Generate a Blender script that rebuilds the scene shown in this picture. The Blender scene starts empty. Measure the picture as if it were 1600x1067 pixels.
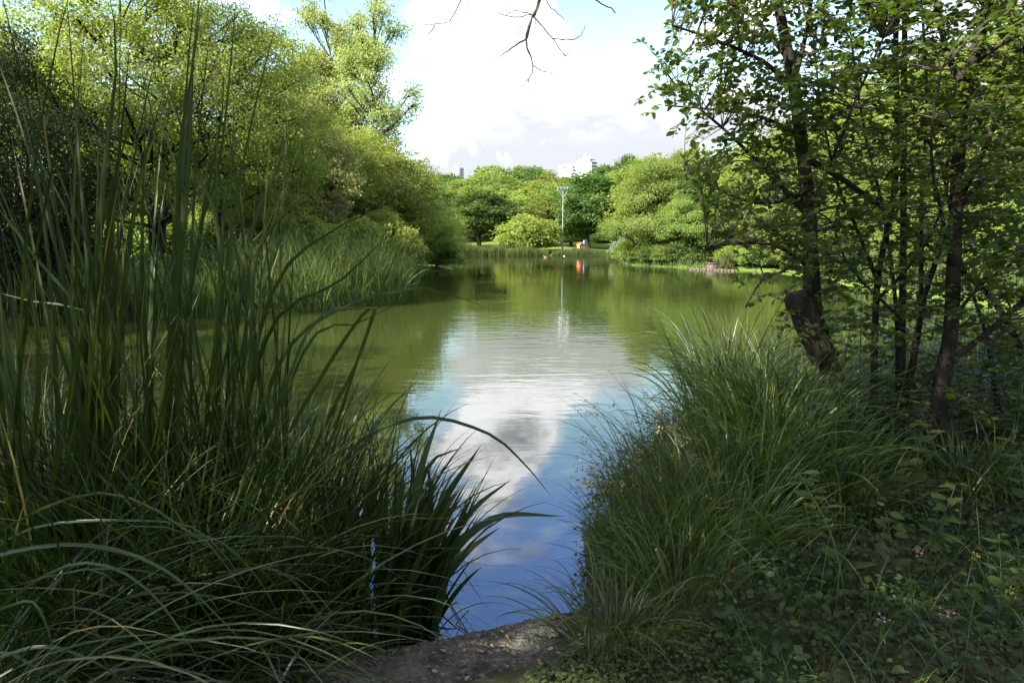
import bpy, math, numpy as np
from math import radians, sin, cos, pi
S = bpy.context.scene
COL = S.collection
# ------------------------------------------------------------------ camera, sky, sun, exposure
PITCH = radians(8.1); CAMZ = 1.75; FPX = 1067.0
cd = bpy.data.cameras.new("camera"); cam = bpy.data.objects.new("camera", cd); COL.objects.link(cam)
cd.lens = 24.0; cd.sensor_width = 36.0; cd.clip_start = 0.05; cd.clip_end = 5000
cam.location = (0, 0, CAMZ); cam.rotation_euler = (pi/2 - PITCH, 0, 0); S.camera = cam
SUNV = np.array((-0.68, -0.52, 0.62)); SUNV /= np.linalg.norm(SUNV)
sun_el = math.asin(SUNV[2]); sun_az = math.atan2(SUNV[0], SUNV[1])
sl = bpy.data.lights.new("sun", 'SUN'); so = bpy.data.objects.new("sun", sl); COL.objects.link(so)
sl.energy = 5.0; sl.angle = radians(0.5); sl.color = (1.0, 0.95, 0.85)
from mathutils import Vector
so.rotation_euler = Vector(SUNV).to_track_quat('Z', 'Y').to_euler(); so.location = (-30, -10, 40)
S.view_settings.view_transform = 'Standard'; S.view_settings.look = 'None'
S.view_settings.exposure = 2.05; S.view_settings.gamma = 1
S.cycles.max_bounces = 8; S.cycles.diffuse_bounces = 4; S.cycles.glossy_bounces = 3
S.cycles.caustics_reflective = False; S.cycles.caustics_refractive = False
S.cycles.use_denoising = True

class NT:
    def __init__(s, tree): s.t = tree; s.n = tree.nodes; s.l = tree.links
    def node(s, typ, **kw):
        n = s.n.new(typ)
        for k, v in kw.items(): setattr(n, k, v)
        return n
    def put(s, sock, v):
        if isinstance(v, bpy.types.NodeSocket): s.l.new(v, sock)
        elif v is not None: sock.default_value = v
    def math(s, op, a, b=None, clamp=False):
        n = s.node('ShaderNodeMath', operation=op); n.use_clamp = clamp
        s.put(n.inputs[0], a); s.put(n.inputs[1], b); return n.outputs[0]
    def noise(s, vec, scale, detail=4, rough=.5, dist=0.):
        n = s.node('ShaderNodeTexNoise'); s.put(n.inputs['Vector'], vec); n.inputs['Scale'].default_value = scale
        n.inputs['Detail'].default_value = detail; n.inputs['Roughness'].default_value = rough
        n.inputs['Distortion'].default_value = dist; return n.outputs[0]
    def ramp(s, v, a, b, c=0., d=1., smooth=True):
        n = s.node('ShaderNodeMapRange'); n.interpolation_type = 'SMOOTHSTEP' if smooth else 'LINEAR'
        s.put(n.inputs['Value'], v)
        for k, x in zip(('From Min', 'From Max', 'To Min', 'To Max'), (a, b, c, d)): n.inputs[k].default_value = x
        return n.outputs[0]
    def mix(s, f, a, b, mode='MIX'):
        n = s.node('ShaderNodeMix', data_type='RGBA', blend_type=mode)
        s.put(n.inputs[0], f); s.put(n.inputs[6], a); s.put(n.inputs[7], b); return n.outputs[2]
    def mapping(s, vec, scale=(1,1,1), loc=(0,0,0)):
        n = s.node('ShaderNodeMapping'); s.put(n.inputs[0], vec)
        n.inputs['Scale'].default_value = scale; n.inputs['Location'].default_value = loc; return n.outputs[0]

def c4(c): return (c[0], c[1], c[2], 1.0)

def ray(x, y):
    u = (x-800)/FPX; v = (533.5-y)/FPX
    return np.array((u, cos(PITCH)+v*sin(PITCH), -sin(PITCH)+v*cos(PITCH)))
def P(x, y, d):
    r = ray(x, y); return np.array((0, 0, CAMZ)) + r*(d/r[1])
def G(x, y, z=0.):
    r = ray(x, y); return np.array((0, 0, CAMZ)) + r*((z-CAMZ)/r[2])

w = bpy.data.worlds.new("World"); S.world = w; w.use_nodes = True
N = NT(w.node_tree); N.n.clear()
sky = N.node('ShaderNodeTexSky', sky_type='NISHITA'); sky.sun_disc = False
sky.sun_elevation = sun_el; sky.sun_rotation = sun_az; sky.air_density = 1.0; sky.dust_density = 0.4
tc = N.node('ShaderNodeTexCoord').outputs['Generated']
sep = N.node('ShaderNodeSeparateXYZ'); N.l.new(tc, sep.inputs[0])
dx, dy, dz = sep.outputs
def blob(x, y, rad, amp, sz=1.0):
    r = ray(x, y); r = r/np.linalg.norm(r); return blobdir(r, rad, amp, sz)
def blobdir(r, rad, amp, sz=1.0):
    a = N.math('POWER', N.math('SUBTRACT', dx, float(r[0])), 2.0)
    b = N.math('POWER', N.math('MULTIPLY', N.math('SUBTRACT', dz, float(r[2])), sz), 2.0)
    d2 = N.math('ADD', a, b)
    return N.math('MULTIPLY', N.math('EXPONENT', N.math('MULTIPLY', d2, -1.0/rad**2)), amp)
cv = N.mapping(tc, (1.0, 1.0, 1.7))
n1 = N.ramp(N.noise(cv, 6.5, 9, .56, .35), .3, .7, .2, .8, False)
bias = N.ramp(dz, .29, .375, -.04, -.20)
m = N.math('ADD', N.math('ADD', n1, bias), N.ramp(dz, .50, .72, 0, .38))
def refl_dir(x, y):
    r = ray(x, y); r = r/np.linalg.norm(r); return np.array((r[0], r[1], -r[2]))
for t in (blob(975, 45, .085, -.34), blob(1030, 120, .06, -.25), blob(690, 95, .05, -.16), blob(540, 20, .06, -.2), blob(60, 30, .08, -.16),
          blobdir(refl_dir(900, 745), .09, -.25), blobdir(refl_dir(820, 845), .05, .13), blob(830, 60, .10, .14),
          blob(1090, 130, .06, .22), blob(880, 130, .04, -.1), blobdir(refl_dir(720, 700), .07, .2), blob(300, -150, .2, -.1), blob(700, 100, .05, -.2), blobdir(refl_dir(770, 610), .11, .20), blobdir(refl_dir(920, 580), .12, .24), blobdir(refl_dir(850, 670), .06, .14), blob(900, 30, .04, -.1)):
    m = N.math('ADD', m, t)
mask = N.ramp(m, .47, .58)
thin = N.ramp(m, .30, .55, 0., .45)
mask = N.math('MAXIMUM', mask, thin)
shade = N.ramp(N.noise(N.mapping(tc, (1.0, 1.0, 2.2), (3.1, 1.7, .4)), 7.0, 7, .6), .38, .62)
CLD = 10.0
cloud = N.mix(shade, (CLD*.252, CLD*.267, CLD*.302, 1), (CLD*.92, CLD*.93, CLD*.95, 1))
skyg = N.mix(N.ramp(dz, .24, .44), (1.35, 1.42, 1.22, 1), (.98, 1.22, 1.85, 1))
skyc = N.mix(1.0, sky.outputs[0], skyg, 'MULTIPLY')
final = N.mix(mask, skyc, N.mix(N.ramp(dz, .13, .24), (CLD*.262, CLD*.272, CLD*.292, 1), cloud))
bg = N.node('ShaderNodeBackground'); N.l.new(final, bg.inputs[0]); bg.inputs[1].default_value = 0.08
wo = N.node('ShaderNodeOutputWorld'); N.l.new(bg.outputs[0], wo.inputs[0])

# ------------------------------------------------------------------ helpers
def tag(o, label=None, cat=None, group=None, kind=None):
    if label: o['label'] = label
    if cat: o['category'] = cat
    if group: o['group'] = group
    if kind: o['kind'] = kind
    return o
def empty(name, loc, label=None, cat=None, group=None, rz=0.):
    o = bpy.data.objects.new(name, None); COL.objects.link(o); o.location = tuple(loc); o.rotation_euler = (0, 0, rz)
    o.empty_display_size = .2
    return tag(o, label, cat, group)
class Geo:
    def __init__(s): s.V = []; s.F = []; s.A = []; s.n = 0
    def add(s, v, f, a=None):
        v = np.asarray(v, float).reshape(-1, 3); f = np.asarray(f, int)
        s.V.append(v); s.F.append(f + s.n)
        if a is None: a = .5
        s.A.append(np.broadcast_to(np.asarray(a, float), (len(v),)).copy()); s.n += len(v)
    def build(s, name, mat, parent=None, smooth=False, loc=None):
        V = np.concatenate(s.V) if s.V else np.zeros((0, 3)); A = np.concatenate(s.A) if s.A else np.zeros(0)
        if loc is not None: V = V - np.asarray(loc)
        me = bpy.data.meshes.new(name)
        q = [f for f in s.F if f.shape[1] == 4]; t = [f for f in s.F if f.shape[1] == 3]
        q = np.concatenate(q) if q else np.zeros((0, 4), int); t = np.concatenate(t) if t else np.zeros((0, 3), int)
        me.vertices.add(len(V)); me.vertices.foreach_set('co', V.ravel())
        lv = np.concatenate([q.ravel(), t.ravel()]); me.loops.add(len(lv)); me.loops.foreach_set('vertex_index', lv.astype(np.int32))
        ls = np.concatenate([np.arange(len(q))*4, len(q)*4+np.arange(len(t))*3]).astype(np.int32)
        me.polygons.add(len(ls)); me.polygons.foreach_set('loop_start', ls)
        if smooth: me.polygons.foreach_set('use_smooth', np.ones(len(ls), bool))
        at = me.attributes.new('var', 'FLOAT', 'POINT'); at.data.foreach_set('value', A.astype(np.float32))
        me.update(calc_edges=True); me.validate()
        if mat: me.materials.append(mat)
        o = bpy.data.objects.new(name, me); COL.objects.link(o)
        if parent is not None: o.parent = parent
        elif loc is not None: o.location = tuple(loc)
        return o
    # shapes
    def box(s, lo, hi, a=.5):
        x0, y0, z0 = lo; x1, y1, z1 = hi
        v = [(x0,y0,z0),(x1,y0,z0),(x1,y1,z0),(x0,y1,z0),(x0,y0,z1),(x1,y0,z1),(x1,y1,z1),(x0,y1,z1)]
        s.add(v, [(0,3,2,1),(4,5,6,7),(0,1,5,4),(1,2,6,5),(2,3,7,6),(3,0,4,7)], a)
    def prism(s, poly, y0, y1, a=.5):   # poly in x,z (ccw seen from -y)
        n = len(poly); v = [(x, y0, z) for x, z in poly] + [(x, y1, z) for x, z in poly]
        f = [(i, (i+1) % n, n+(i+1) % n, n+i) for i in range(n)]
        s.add(v, f, a)
        for off in (0, n):
            c = np.mean(np.array(v[off:off+n]), 0); vv = [tuple(c)] + v[off:off+n]
            s.add(vv, [(0, 1+i, 1+(i+1) % n) if off == 0 else (0, 1+(i+1) % n, 1+i) for i in range(n)], a)
    def tube(s, pts, rad, sides=6, a=.5, cap=True, bump=0., rng=None):
        p = np.asarray(pts, float); n = len(p); r = np.broadcast_to(np.asarray(rad, float), (n,))
        d = np.gradient(p, axis=0); d /= np.linalg.norm(d, axis=1, keepdims=True)+1e-9
        ref = np.array((1., 0, 0)) if abs(d[0][0]) < .8 else np.array((0, 1., 0))
        u = ref - d*(d@ref)[:, None]; u /= np.linalg.norm(u, axis=1, keepdims=True)+1e-9; w_ = np.cross(d, u)
        an = np.arange(sides)*2*pi/sides
        rr = r[:, None]*np.ones((n, sides))
        if bump and rng is not None: rr = rr*(1+bump*rng.normal(size=(n, sides)))
        v = p[:, None, :] + rr[..., None]*(u[:, None, :]*np.cos(an)[None, :, None] + w_[:, None, :]*np.sin(an)[None, :, None])
        i = np.arange(n-1)[:, None]*sides; j = np.arange(sides)[None, :]; k = (j+1) % sides
        f = np.stack([i+j, i+k, i+sides+k, i+sides+j], -1).reshape(-1, 4)
        s.add(v, f, a)
        if cap:
            for e, ring in ((0, v[0]), (-1, v[-1])):
                vv = np.concatenate([p[e][None], ring]); idx = np.arange(sides)
                ff = np.stack([np.zeros(sides, int), 1+(idx+1) % sides, 1+idx], -1)
                if e == -1: ff = ff[:, ::-1]
                s.add(vv, ff, a)
    def lathe(s, prof, c=(0,0,0), sides=16, a=.5):
        pr = np.asarray(prof, float); an = np.arange(sides)*2*pi/sides
        v = np.stack([pr[:, 0][:, None]*np.cos(an), pr[:, 0][:, None]*np.sin(an), np.broadcast_to(pr[:, 1][:, None], (len(pr), sides))], -1)+np.asarray(c)
        i = np.arange(len(pr)-1)[:, None]*sides; j = np.arange(sides)[None, :]; k = (j+1) % sides
        s.add(v, np.stack([i+j, i+k, i+sides+k, i+sides+j], -1).reshape(-1, 4), a)

def spline(pts, n):
    p = np.asarray(pts, float)
    q = np.concatenate([[2*p[0]-p[1]], p, [2*p[-1]-p[-2]]])
    L = np.concatenate([[0], np.cumsum(np.linalg.norm(np.diff(p, axis=0), axis=1))]); L /= L[-1]
    out = []
    for t in np.linspace(0, 1, n):
        i = min(np.searchsorted(L, t, side='right')-1, len(p)-2); f = (t-L[i])/(L[i+1]-L[i]+1e-9)
        a, b, c, d = q[i:i+4]
        out.append(.5*((2*b)+(-a+c)*f+(2*a-5*b+4*c-d)*f*f+(-a+3*b-3*c+d)*f**3))
    return np.array(out)

def nrm(v): return v/(np.linalg.norm(v, axis=-1, keepdims=True)+1e-9)

AGED = .035
def ribbons(geo, pts, width, side, var, fold=.22, prof=None, across=3):
    """pts (N,S,3), width (N,), side (N,S,3)"""
    Nn, Sg, _ = pts.shape; s_ = np.linspace(0, 1, Sg)
    if prof is None: prof = np.minimum(1, .55+s_*2.2)*np.clip(1-s_**3.2, 0, 1)
    wd = width[:, None]*prof[None, :]*.5
    d = nrm(np.gradient(pts, axis=1)); side = nrm(side - d*np.sum(side*d, -1, keepdims=True)); nn = np.cross(side, d)
    L = pts - side*wd[..., None] + nn*(fold*wd)[..., None]; R = pts + side*wd[..., None] + nn*(fold*wd)[..., None]
    v = np.stack([L, pts, R], 2) if across == 3 else np.stack([L, R], 2)
    K = across; b = np.arange(Nn)[:, None, None]*Sg*K; i = np.arange(Sg-1)[None, :, None]*K; j = np.arange(K-1)[None, None, :]
    o = b+i+j; f = np.stack([o, o+1, o+K+1, o+K], -1).reshape(-1, 4)
    rv = np.random.default_rng(Nn*7+Sg); sv = np.repeat(np.clip(var, 0, .85)[:, None], Sg, 1); old = rv.uniform(size=Nn)
    sv[old < .30, -1:] = .97; sv[old < .10, -3:] = .95; sv[old < AGED] = rv.uniform(.9, 1.0)
    sv = np.repeat(sv.ravel(), K)
    geo.add(v, f, sv)

def blades(geo, rng, base, az, lean, length, droop, width, seg=6, pw=1.6, var=None, across=3, fold=.22, twist=1.0, prof=None):
    base = np.asarray(base, float); n = len(base); s_ = np.linspace(0, 1, seg+1)
    sm = (s_[1:]+s_[:-1])/2
    th = lean[:, None] + droop[:, None]*sm[None, :]**pw
    azz = az[:, None] + rng.normal(0, .12, (n, 1))*sm[None, :]
    st = (length/seg)[:, None, None]*np.stack([np.sin(th)*np.cos(azz), np.sin(th)*np.sin(azz), np.cos(th)], -1)
    pts = np.concatenate([base[:, None, :], base[:, None, :]+np.cumsum(st, 1)], 1)
    tw = rng.normal(0, twist, n)[:, None] + rng.normal(0, .5, n)[:, None]*s_[None, :]
    d = nrm(np.gradient(pts, axis=1)); sd = np.stack([-np.sin(az), np.cos(az), 0*az], -1)[:, None, :] + 0*pts
    up = np.cross(sd, d); side = sd*np.cos(tw)[..., None] + up*np.sin(tw)[..., None]
    if var is None: var = np.clip(rng.normal(.5, .22, n), 0, 1)
    ribbons(geo, pts, width, side, var, fold, prof, across)

LEAF4 = (np.array([(0,0,0),(.45,.5,.10),(1,0,-.06),(.45,-.5,.10)]), np.array([(0,3,2,1)]))
_lx = np.array([0,.12,.38,.68,.9,1.0]); _lw = np.array([0,.22,.48,.46,.22,0])
def leafmesh(xs=_lx, ws=_lw, fold=.18, curl=-.12):
    v = []; f = []
    for x, wv in zip(xs, ws):
        z = curl*x*x
        v += [(x, wv, z+fold*wv), (x, 0, z), (x, -wv, z+fold*wv)]
    for i in range(len(xs)-1):
        a = i*3; f += [(a, a+3, a+4, a+1), (a+1, a+4, a+5, a+2)]
    return np.array(v), np.array(f)
LEAFN = leafmesh()
def leaves(geo, pos, axis, normal, size, width=1.0, var=None, tmpl=LEAF4):
    tv, tf = tmpl; pos = np.asarray(pos, float); n = len(pos)
    x = nrm(axis); y = nrm(np.cross(normal, x)); z = np.cross(x, y)
    size = np.broadcast_to(size, (n,))[:, None, None]
    v = pos[:, None, :] + size*(x[:, None, :]*tv[None, :, 0:1] + y[:, None, :]*tv[None, :, 1:2]*width + z[:, None, :]*tv[None, :, 2:3])
    f = (tf[None] + (np.arange(n)*len(tv))[:, None, None]).reshape(-1, 4)
    if var is None: var = np.full(n, .5)
    geo.add(v, f, np.repeat(np.clip(var, 0, .86), len(tv)))

# ------------------------------------------------------------------ materials
def newmat(name):
    m_ = bpy.data.materials.new(name); m_.use_nodes = True; t = NT(m_.node_tree); t.n.clear()
    return m_, t, t.node('ShaderNodeOutputMaterial')
def leafmat(name, c0, c1, trans=.4, rough=.55, spec=.2, tcol=None, tvar=.15):
    m_, t, out = newmat(name)
    at = t.node('ShaderNodeAttribute', attribute_name='var')
    oi = t.node('ShaderNodeObjectInfo')
    col = t.mix(t.ramp(at.outputs['Fac'], 0, .85, 0, 1, False), c4(c0), c4(c1))
    col = t.mix(t.ramp(at.outputs['Fac'], .88, 1.0), col, (.19, .135, .05, 1))
    hs = t.node('ShaderNodeHueSaturation'); t.l.new(col, hs.inputs['Color'])
    t.l.new(t.ramp(oi.outputs['Random'], 0, 1, .5-.016, .5+.016, False), hs.inputs['Hue'])
    t.l.new(t.ramp(oi.outputs['Random'], 0, 1, 1-tvar, 1+tvar, False), hs.inputs['Value'])
    b = t.node('ShaderNodeBsdfPrincipled'); t.l.new(hs.outputs[0], b.inputs['Base Color'])
    b.inputs['Roughness'].default_value = rough; b.inputs['Specular IOR Level'].default_value = spec
    tr = t.node('ShaderNodeBsdfTranslucent')
    t.l.new(t.mix(1.0, hs.outputs[0], c4(tcol or (1.6, 1.66, .75)), 'MULTIPLY'), tr.inputs[0])
    mx = t.node('ShaderNodeMixShader'); mx.inputs[0].default_value = trans
    t.l.new(b.outputs[0], mx.inputs[1]); t.l.new(tr.outputs[0], mx.inputs[2]); t.l.new(mx.outputs[0], out.inputs[0])
    return m_
def noisemat(name, c0, c1, scale=8, rough=.85, bump=.4, bscale=None, spec=.25, stretch=(1,1,1), detail=6, metallic=0., c2=None):
    m_, t, out = newmat(name)
    co = t.mapping(t.node('ShaderNodeTexCoord').outputs['Object'], stretch)
    nz = t.noise(co, scale, detail, .6)
    col = t.mix(t.ramp(nz, .33, .67), c4(c0), c4(c1))
    if c2 is not None: col = t.mix(t.ramp(t.noise(co, scale*.37, 4, .6), .52, .64), col, c4(c2))
    b = t.node('ShaderNodeBsdfPrincipled'); t.l.new(col, b.inputs['Base Color'])
    b.inputs['Roughness'].default_value = rough; b.inputs['Specular IOR Level'].default_value = spec; b.inputs['Metallic'].default_value = metallic
    if bump:
        bp = t.node('ShaderNodeBump'); bp.inputs['Strength'].default_value = bump; bp.inputs['Distance'].default_value = .02
        t.l.new(t.noise(co, bscale or scale*2.5, 6, .65), bp.inputs['Height']); t.l.new(bp.outputs[0], b.inputs['Normal'])
    t.l.new(b.outputs[0], out.inputs[0]); return m_

M = {}
M['far_a'] = leafmat('leaf_mid_green', (.086, .134, .028), (.178, .220, .056), trans=.45)
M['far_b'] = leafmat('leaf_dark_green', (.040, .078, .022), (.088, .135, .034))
M['far_c'] = leafmat('leaf_yellow_green', (.112, .156, .030), (.215, .250, .060), trans=.45)
M['locust'] = leafmat('leaf_locust', (.092, .142, .026), (.200, .245, .056), trans=.55)
M['poplar'] = leafmat('leaf_poplar', (.150, .178, .060), (.260, .275, .115), trans=.45)
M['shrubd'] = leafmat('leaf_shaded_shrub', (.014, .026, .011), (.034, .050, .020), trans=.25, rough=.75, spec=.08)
M['sallow'] = leafmat('leaf_sallow', (.038, .068, .012), (.108, .146, .026), trans=.54, rough=.38, spec=.5)
M['overh'] = leafmat('leaf_overhang', (.05, .085, .018), (.09, .13, .03))
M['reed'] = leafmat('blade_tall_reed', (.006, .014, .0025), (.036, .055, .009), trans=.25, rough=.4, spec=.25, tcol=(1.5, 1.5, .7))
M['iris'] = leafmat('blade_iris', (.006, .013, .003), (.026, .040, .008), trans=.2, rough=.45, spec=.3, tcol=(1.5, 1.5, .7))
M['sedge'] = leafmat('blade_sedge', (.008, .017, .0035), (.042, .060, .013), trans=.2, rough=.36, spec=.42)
M['grass'] = leafmat('blade_grass', (.019, .038, .007), (.078, .112, .022), trans=.38, rough=.36, spec=.42)
M['dry'] = leafmat('blade_dry', (.20, .13, .05), (.34, .25, .12), trans=.3)
M['reedbed'] = leafmat('blade_reedbed', (.028, .050, .014), (.090, .120, .032), trans=.4)
M['weed'] = leafmat('leaf_weed', (.022, .038, .008), (.072, .096, .018), trans=.38, rough=.45, spec=.3)
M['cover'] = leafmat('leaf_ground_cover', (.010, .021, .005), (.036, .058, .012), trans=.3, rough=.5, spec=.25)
M['spruce'] = leafmat('leaf_silver', (.10, .14, .11), (.20, .24, .19), trans=.2)
M['bark'] = noisemat('bark_dark', (.013, .011, .008), (.042, .035, .027), 14, .95, .9, 26, .1, (1, 1, .25))
M['barkl'] = noisemat('bark_lichen', (.015, .012, .009), (.050, .041, .030), 12, .95, 1.0, 30, .1, (1, 1, .35), c2=(.060, .066, .034))
M['twig'] = noisemat('twig_bark', (.045, .032, .022), (.09, .07, .05), 10, .8, .2)
M['cut'] = noisemat('cut_wood', (.09, .065, .04), (.17, .13, .085), 25, .9, .6)
M['stem'] = noisemat('green_stem', (.03, .055, .015), (.07, .09, .03), 12, .6, .1)
M['steel'] = noisemat('galvanised_steel', (.17, .175, .175), (.25, .255, .255), 6, .5, .05, metallic=.2)
M['white'] = noisemat('white_render', (.66, .65, .63), (.78, .77, .75), .3, .8, 0)
M['grey'] = noisemat('grey_concrete', (.30, .31, .31), (.42, .42, .41), .5, .85, 0)
M['glass'] = noisemat('dark_window', (.06, .08, .10), (.12, .14, .17), .4, .15, 0, spec=.6)
M['red'] = noisemat('red_paint', (.50, .045, .02), (.62, .075, .03), 5, .5, .05)
M['redl'] = noisemat('orange_red_paint', (.62, .12, .03), (.72, .17, .05), 5, .5, .05)
M['blue'] = noisemat('blue_paint', (.02, .16, .42), (.04, .22, .52), 5, .5, 0)
M['signw'] = noisemat('white_paint', (.72, .72, .70), (.82, .82, .80), 5, .5, 0)
M['wood'] = noisemat('dark_wood', (.02, .016, .012), (.05, .04, .03), 9, .9, .3)
M['stone'] = noisemat('pinkish_stone', (.055, .042, .032), (.115, .088, .066), 5, .9, .5)
M['duckb'] = noisemat('duck_brown', (.16, .09, .05), (.34, .22, .14), 20, .8, .1)
M['pink'] = noisemat('flower_pink', (.42, .16, .26), (.62, .32, .42), 30, .7, 0)
M['yel'] = noisemat('flower_yellow', (.55, .38, .03), (.7, .5, .06), 30, .7, 0)
M['pad'] = noisemat('floating_weed', (.06, .075, .02), (.16, .13, .05), 40, .7, .3)

# ------------------------------------------------------------------ lake shape and ground
LAKE = np.array([(-2.6,1.72),(-1.5,2.22),(-.625,2.57),(-.29,2.68),(.233,2.90),(.36,3.3),(.45,3.9),(.58,4.4),(.9,5.4),(1.55,6.6),(2.9,7.9),(5.2,9.0),(8,10.2),(11.5,13),
    (13.2,19),(13.5,27),(16.5,36),(16.5,43.5),(14.6,46.5),(12.2,52),(9.9,57),(10.4,66),(12.4,80),(17,98),(14.6,106),(5.5,107.5),(4.2,108),(-3.5,107),(-8.5,104),(-9.8,92),(-8.0,62),
    (-4.2,49),(-4.6,45.2),(-6.6,42.5),(-5.9,33),(-3.6,23.5),(-3.7,20.4),(-5.6,18.0),(-8.6,16.3),(-11,14.8),(-20,15),(-26,12),(-16,9.0),(-9,5.6),(-5,3.1)])
def lake_sd(p):
    p = np.asarray(p, float).reshape(-1, 2); a = LAKE; b = np.roll(LAKE, -1, 0)
    best = np.full(len(p), 1e9); ins = np.zeros(len(p), bool)
    for (ax, ay), (bx, by) in zip(a, b):
        ex, ey = bx-ax, by-ay; t = np.clip(((p[:,0]-ax)*ex+(p[:,1]-ay)*ey)/(ex*ex+ey*ey), 0, 1)
        best = np.minimum(best, np.hypot(p[:,0]-ax-t*ex, p[:,1]-ay-t*ey))
        c = ((ay > p[:,1]) != (by > p[:,1])); xi = ax + (p[:,1]-ay)*ex/(ey if abs(ey) > 1e-9 else 1e-9)
        ins ^= c & (p[:,0] < xi)
    return np.where(ins, -best, best)
def sst(x, a, b):
    t = np.clip((x-a)/(b-a), 0, 1); return t*t*(3-2*t)
def hgt(p):
    p = np.asarray(p, float).reshape(-1, 2); d = lake_sd(p); x, y = p[:,0], p[:,1]
    out = .03 + .14*sst(d, 0, .6) + .18*sst(d, 1.0, 4)*sst(y, 3.2, 6) + .5*sst(d, 3, 16)*sst(y, 12, 20)
    out = out + 2.1*sst(y, 111, 165) + 8*sst(y, 165, 290) + .03*np.sin(x*1.3)*np.sin(y*1.1)*sst(d, .5, 2)
    return np.where(d < 0, -.06-.7*sst(-d, 0, 1.6), out)
def hz(x, y): return float(hgt([(x, y)])[0])
def axis(lo, hi, core, step, far):
    c = np.arange(core[0], core[1]+1e-6, step); g = [c]
    for sgn, lim, st in ((-1, lo, core[0]), (1, hi, core[1])):
        v = st; dlt = step; acc = []
        while (v > lim if sgn < 0 else v < lim):
            dlt *= 1.09; v += sgn*dlt; acc.append(v)
        g.append(np.array(acc))
    return np.unique(np.concatenate(g))
gx = axis(-1600, 1600, (-13, 17), .3, 0); gy = axis(-300, 3000, (-2, 24), .3, 0)
XX, YY = np.meshgrid(gx, gy); pz = hgt(np.stack([XX.ravel(), YY.ravel()], -1))
gg = Geo(); nx = len(gx); ny = len(gy)
i = np.arange(ny-1)[:, None]*nx; j = np.arange(nx-1)[None, :]
gg.add(np.stack([XX.ravel(), YY.ravel(), pz], -1), np.stack([i+j, i+j+1, i+nx+j+1, i+nx+j], -1).reshape(-1, 4), 1-sst(YY.ravel(), 9, 16))
def ground_mat():
    m_, t, out = newmat('grass_and_soil')
    co = t.node('ShaderNodeTexCoord').outputs['Object']
    g = t.mix(t.ramp(t.noise(co, .35, 6, .6), .35, .65), (.085, .135, .022, 1), (.150, .205, .035, 1))
    g = t.mix(t.ramp(t.noise(co, 9, 5, .7), .4, .7, 0, .5), g, (.05, .08, .016, 1))
    so_ = t.mix(t.ramp(t.noise(co, 5, 7, .65), .35, .65), (.022, .017, .011, 1), (.06, .047, .03, 1))
    so_ = t.mix(t.ramp(t.noise(co, 1.6, 5, .6), .45, .6), so_, (.03, .05, .014, 1))
    at = t.node('ShaderNodeAttribute', attribute_name='var')
    b = t.node('ShaderNodeBsdfPrincipled'); t.l.new(t.mix(at.outputs['Fac'], g, so_), b.inputs['Base Color']); b.inputs['Roughness'].default_value = .95
    b.inputs['Specular IOR Level'].default_value = .1
    bp = t.node('ShaderNodeBump'); bp.inputs['Strength'].default_value = .8; bp.inputs['Distance'].default_value = .04
    t.l.new(t.noise(co, 14, 6, .7), bp.inputs['Height']); t.l.new(bp.outputs[0], b.inputs['Normal'])
    t.l.new(b.outputs[0], out.inputs[0]); return m_
tag(gg.build('ground', ground_mat(), smooth=True), kind='structure')

def water_mat():
    m_, t, out = newmat('pond_water')
    co = t.node('ShaderNodeTexCoord').outputs['Object']
    sp = t.node('ShaderNodeSeparateXYZ'); t.l.new(co, sp.inputs[0])
    zone = t.math('MULTIPLY', t.ramp(sp.outputs[1], 5.0, 11.0, .12, 1.0), t.ramp(sp.outputs[1], 18, 34, 1.0, .55))
    zone = t.math('MULTIPLY', zone, t.ramp(t.noise(t.mapping(co, (.10, .22, 1)), 1.0, 3, .5), .30, .68, .35, 1.2))
    w1 = t.noise(t.mapping(co, (1.1, 3.4, 1)), 1.0, 3, .5, .4); w2 = t.noise(t.mapping(co, (3.2, 8.0, 1), (4, 2, 0)), 1.0, 2, .5, .3)
    h = t.math('ADD', t.math('MULTIPLY', w1, .0105), t.math('MULTIPLY', w2, .0036))
    h = t.math('MULTIPLY', h, zone)
    bp = t.node('ShaderNodeBump'); bp.inputs['Strength'].default_value = .55; bp.inputs['Distance'].default_value = 1.0; t.l.new(h, bp.inputs['Height'])
    fr = t.node('ShaderNodeFresnel'); fr.inputs['IOR'].default_value = 2.5; t.l.new(bp.outputs[0], fr.inputs['Normal'])
    gl = t.node('ShaderNodeBsdfGlossy'); gl.inputs['Roughness'].default_value = .012; t.l.new(bp.outputs[0], gl.inputs['Normal'])
    df = t.node('ShaderNodeBsdfDiffuse'); df.inputs[0].default_value = (.030, .039, .009, 1)
    mx = t.node('ShaderNodeMixShader'); t.l.new(fr.outputs[0], mx.inputs[0]); t.l.new(df.outputs[0], mx.inputs[1]); t.l.new(gl.outputs[0], mx.inputs[2])
    t.l.new(mx.outputs[0], out.inputs[0]); return m_
wg = Geo(); wg.add([(-30, .5, 0), (24, .5, 0), (24, 112, 0), (-30, 112, 0)], [(0, 1, 2, 3)])
tag(wg.build('water', water_mat()), kind='structure')

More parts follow.
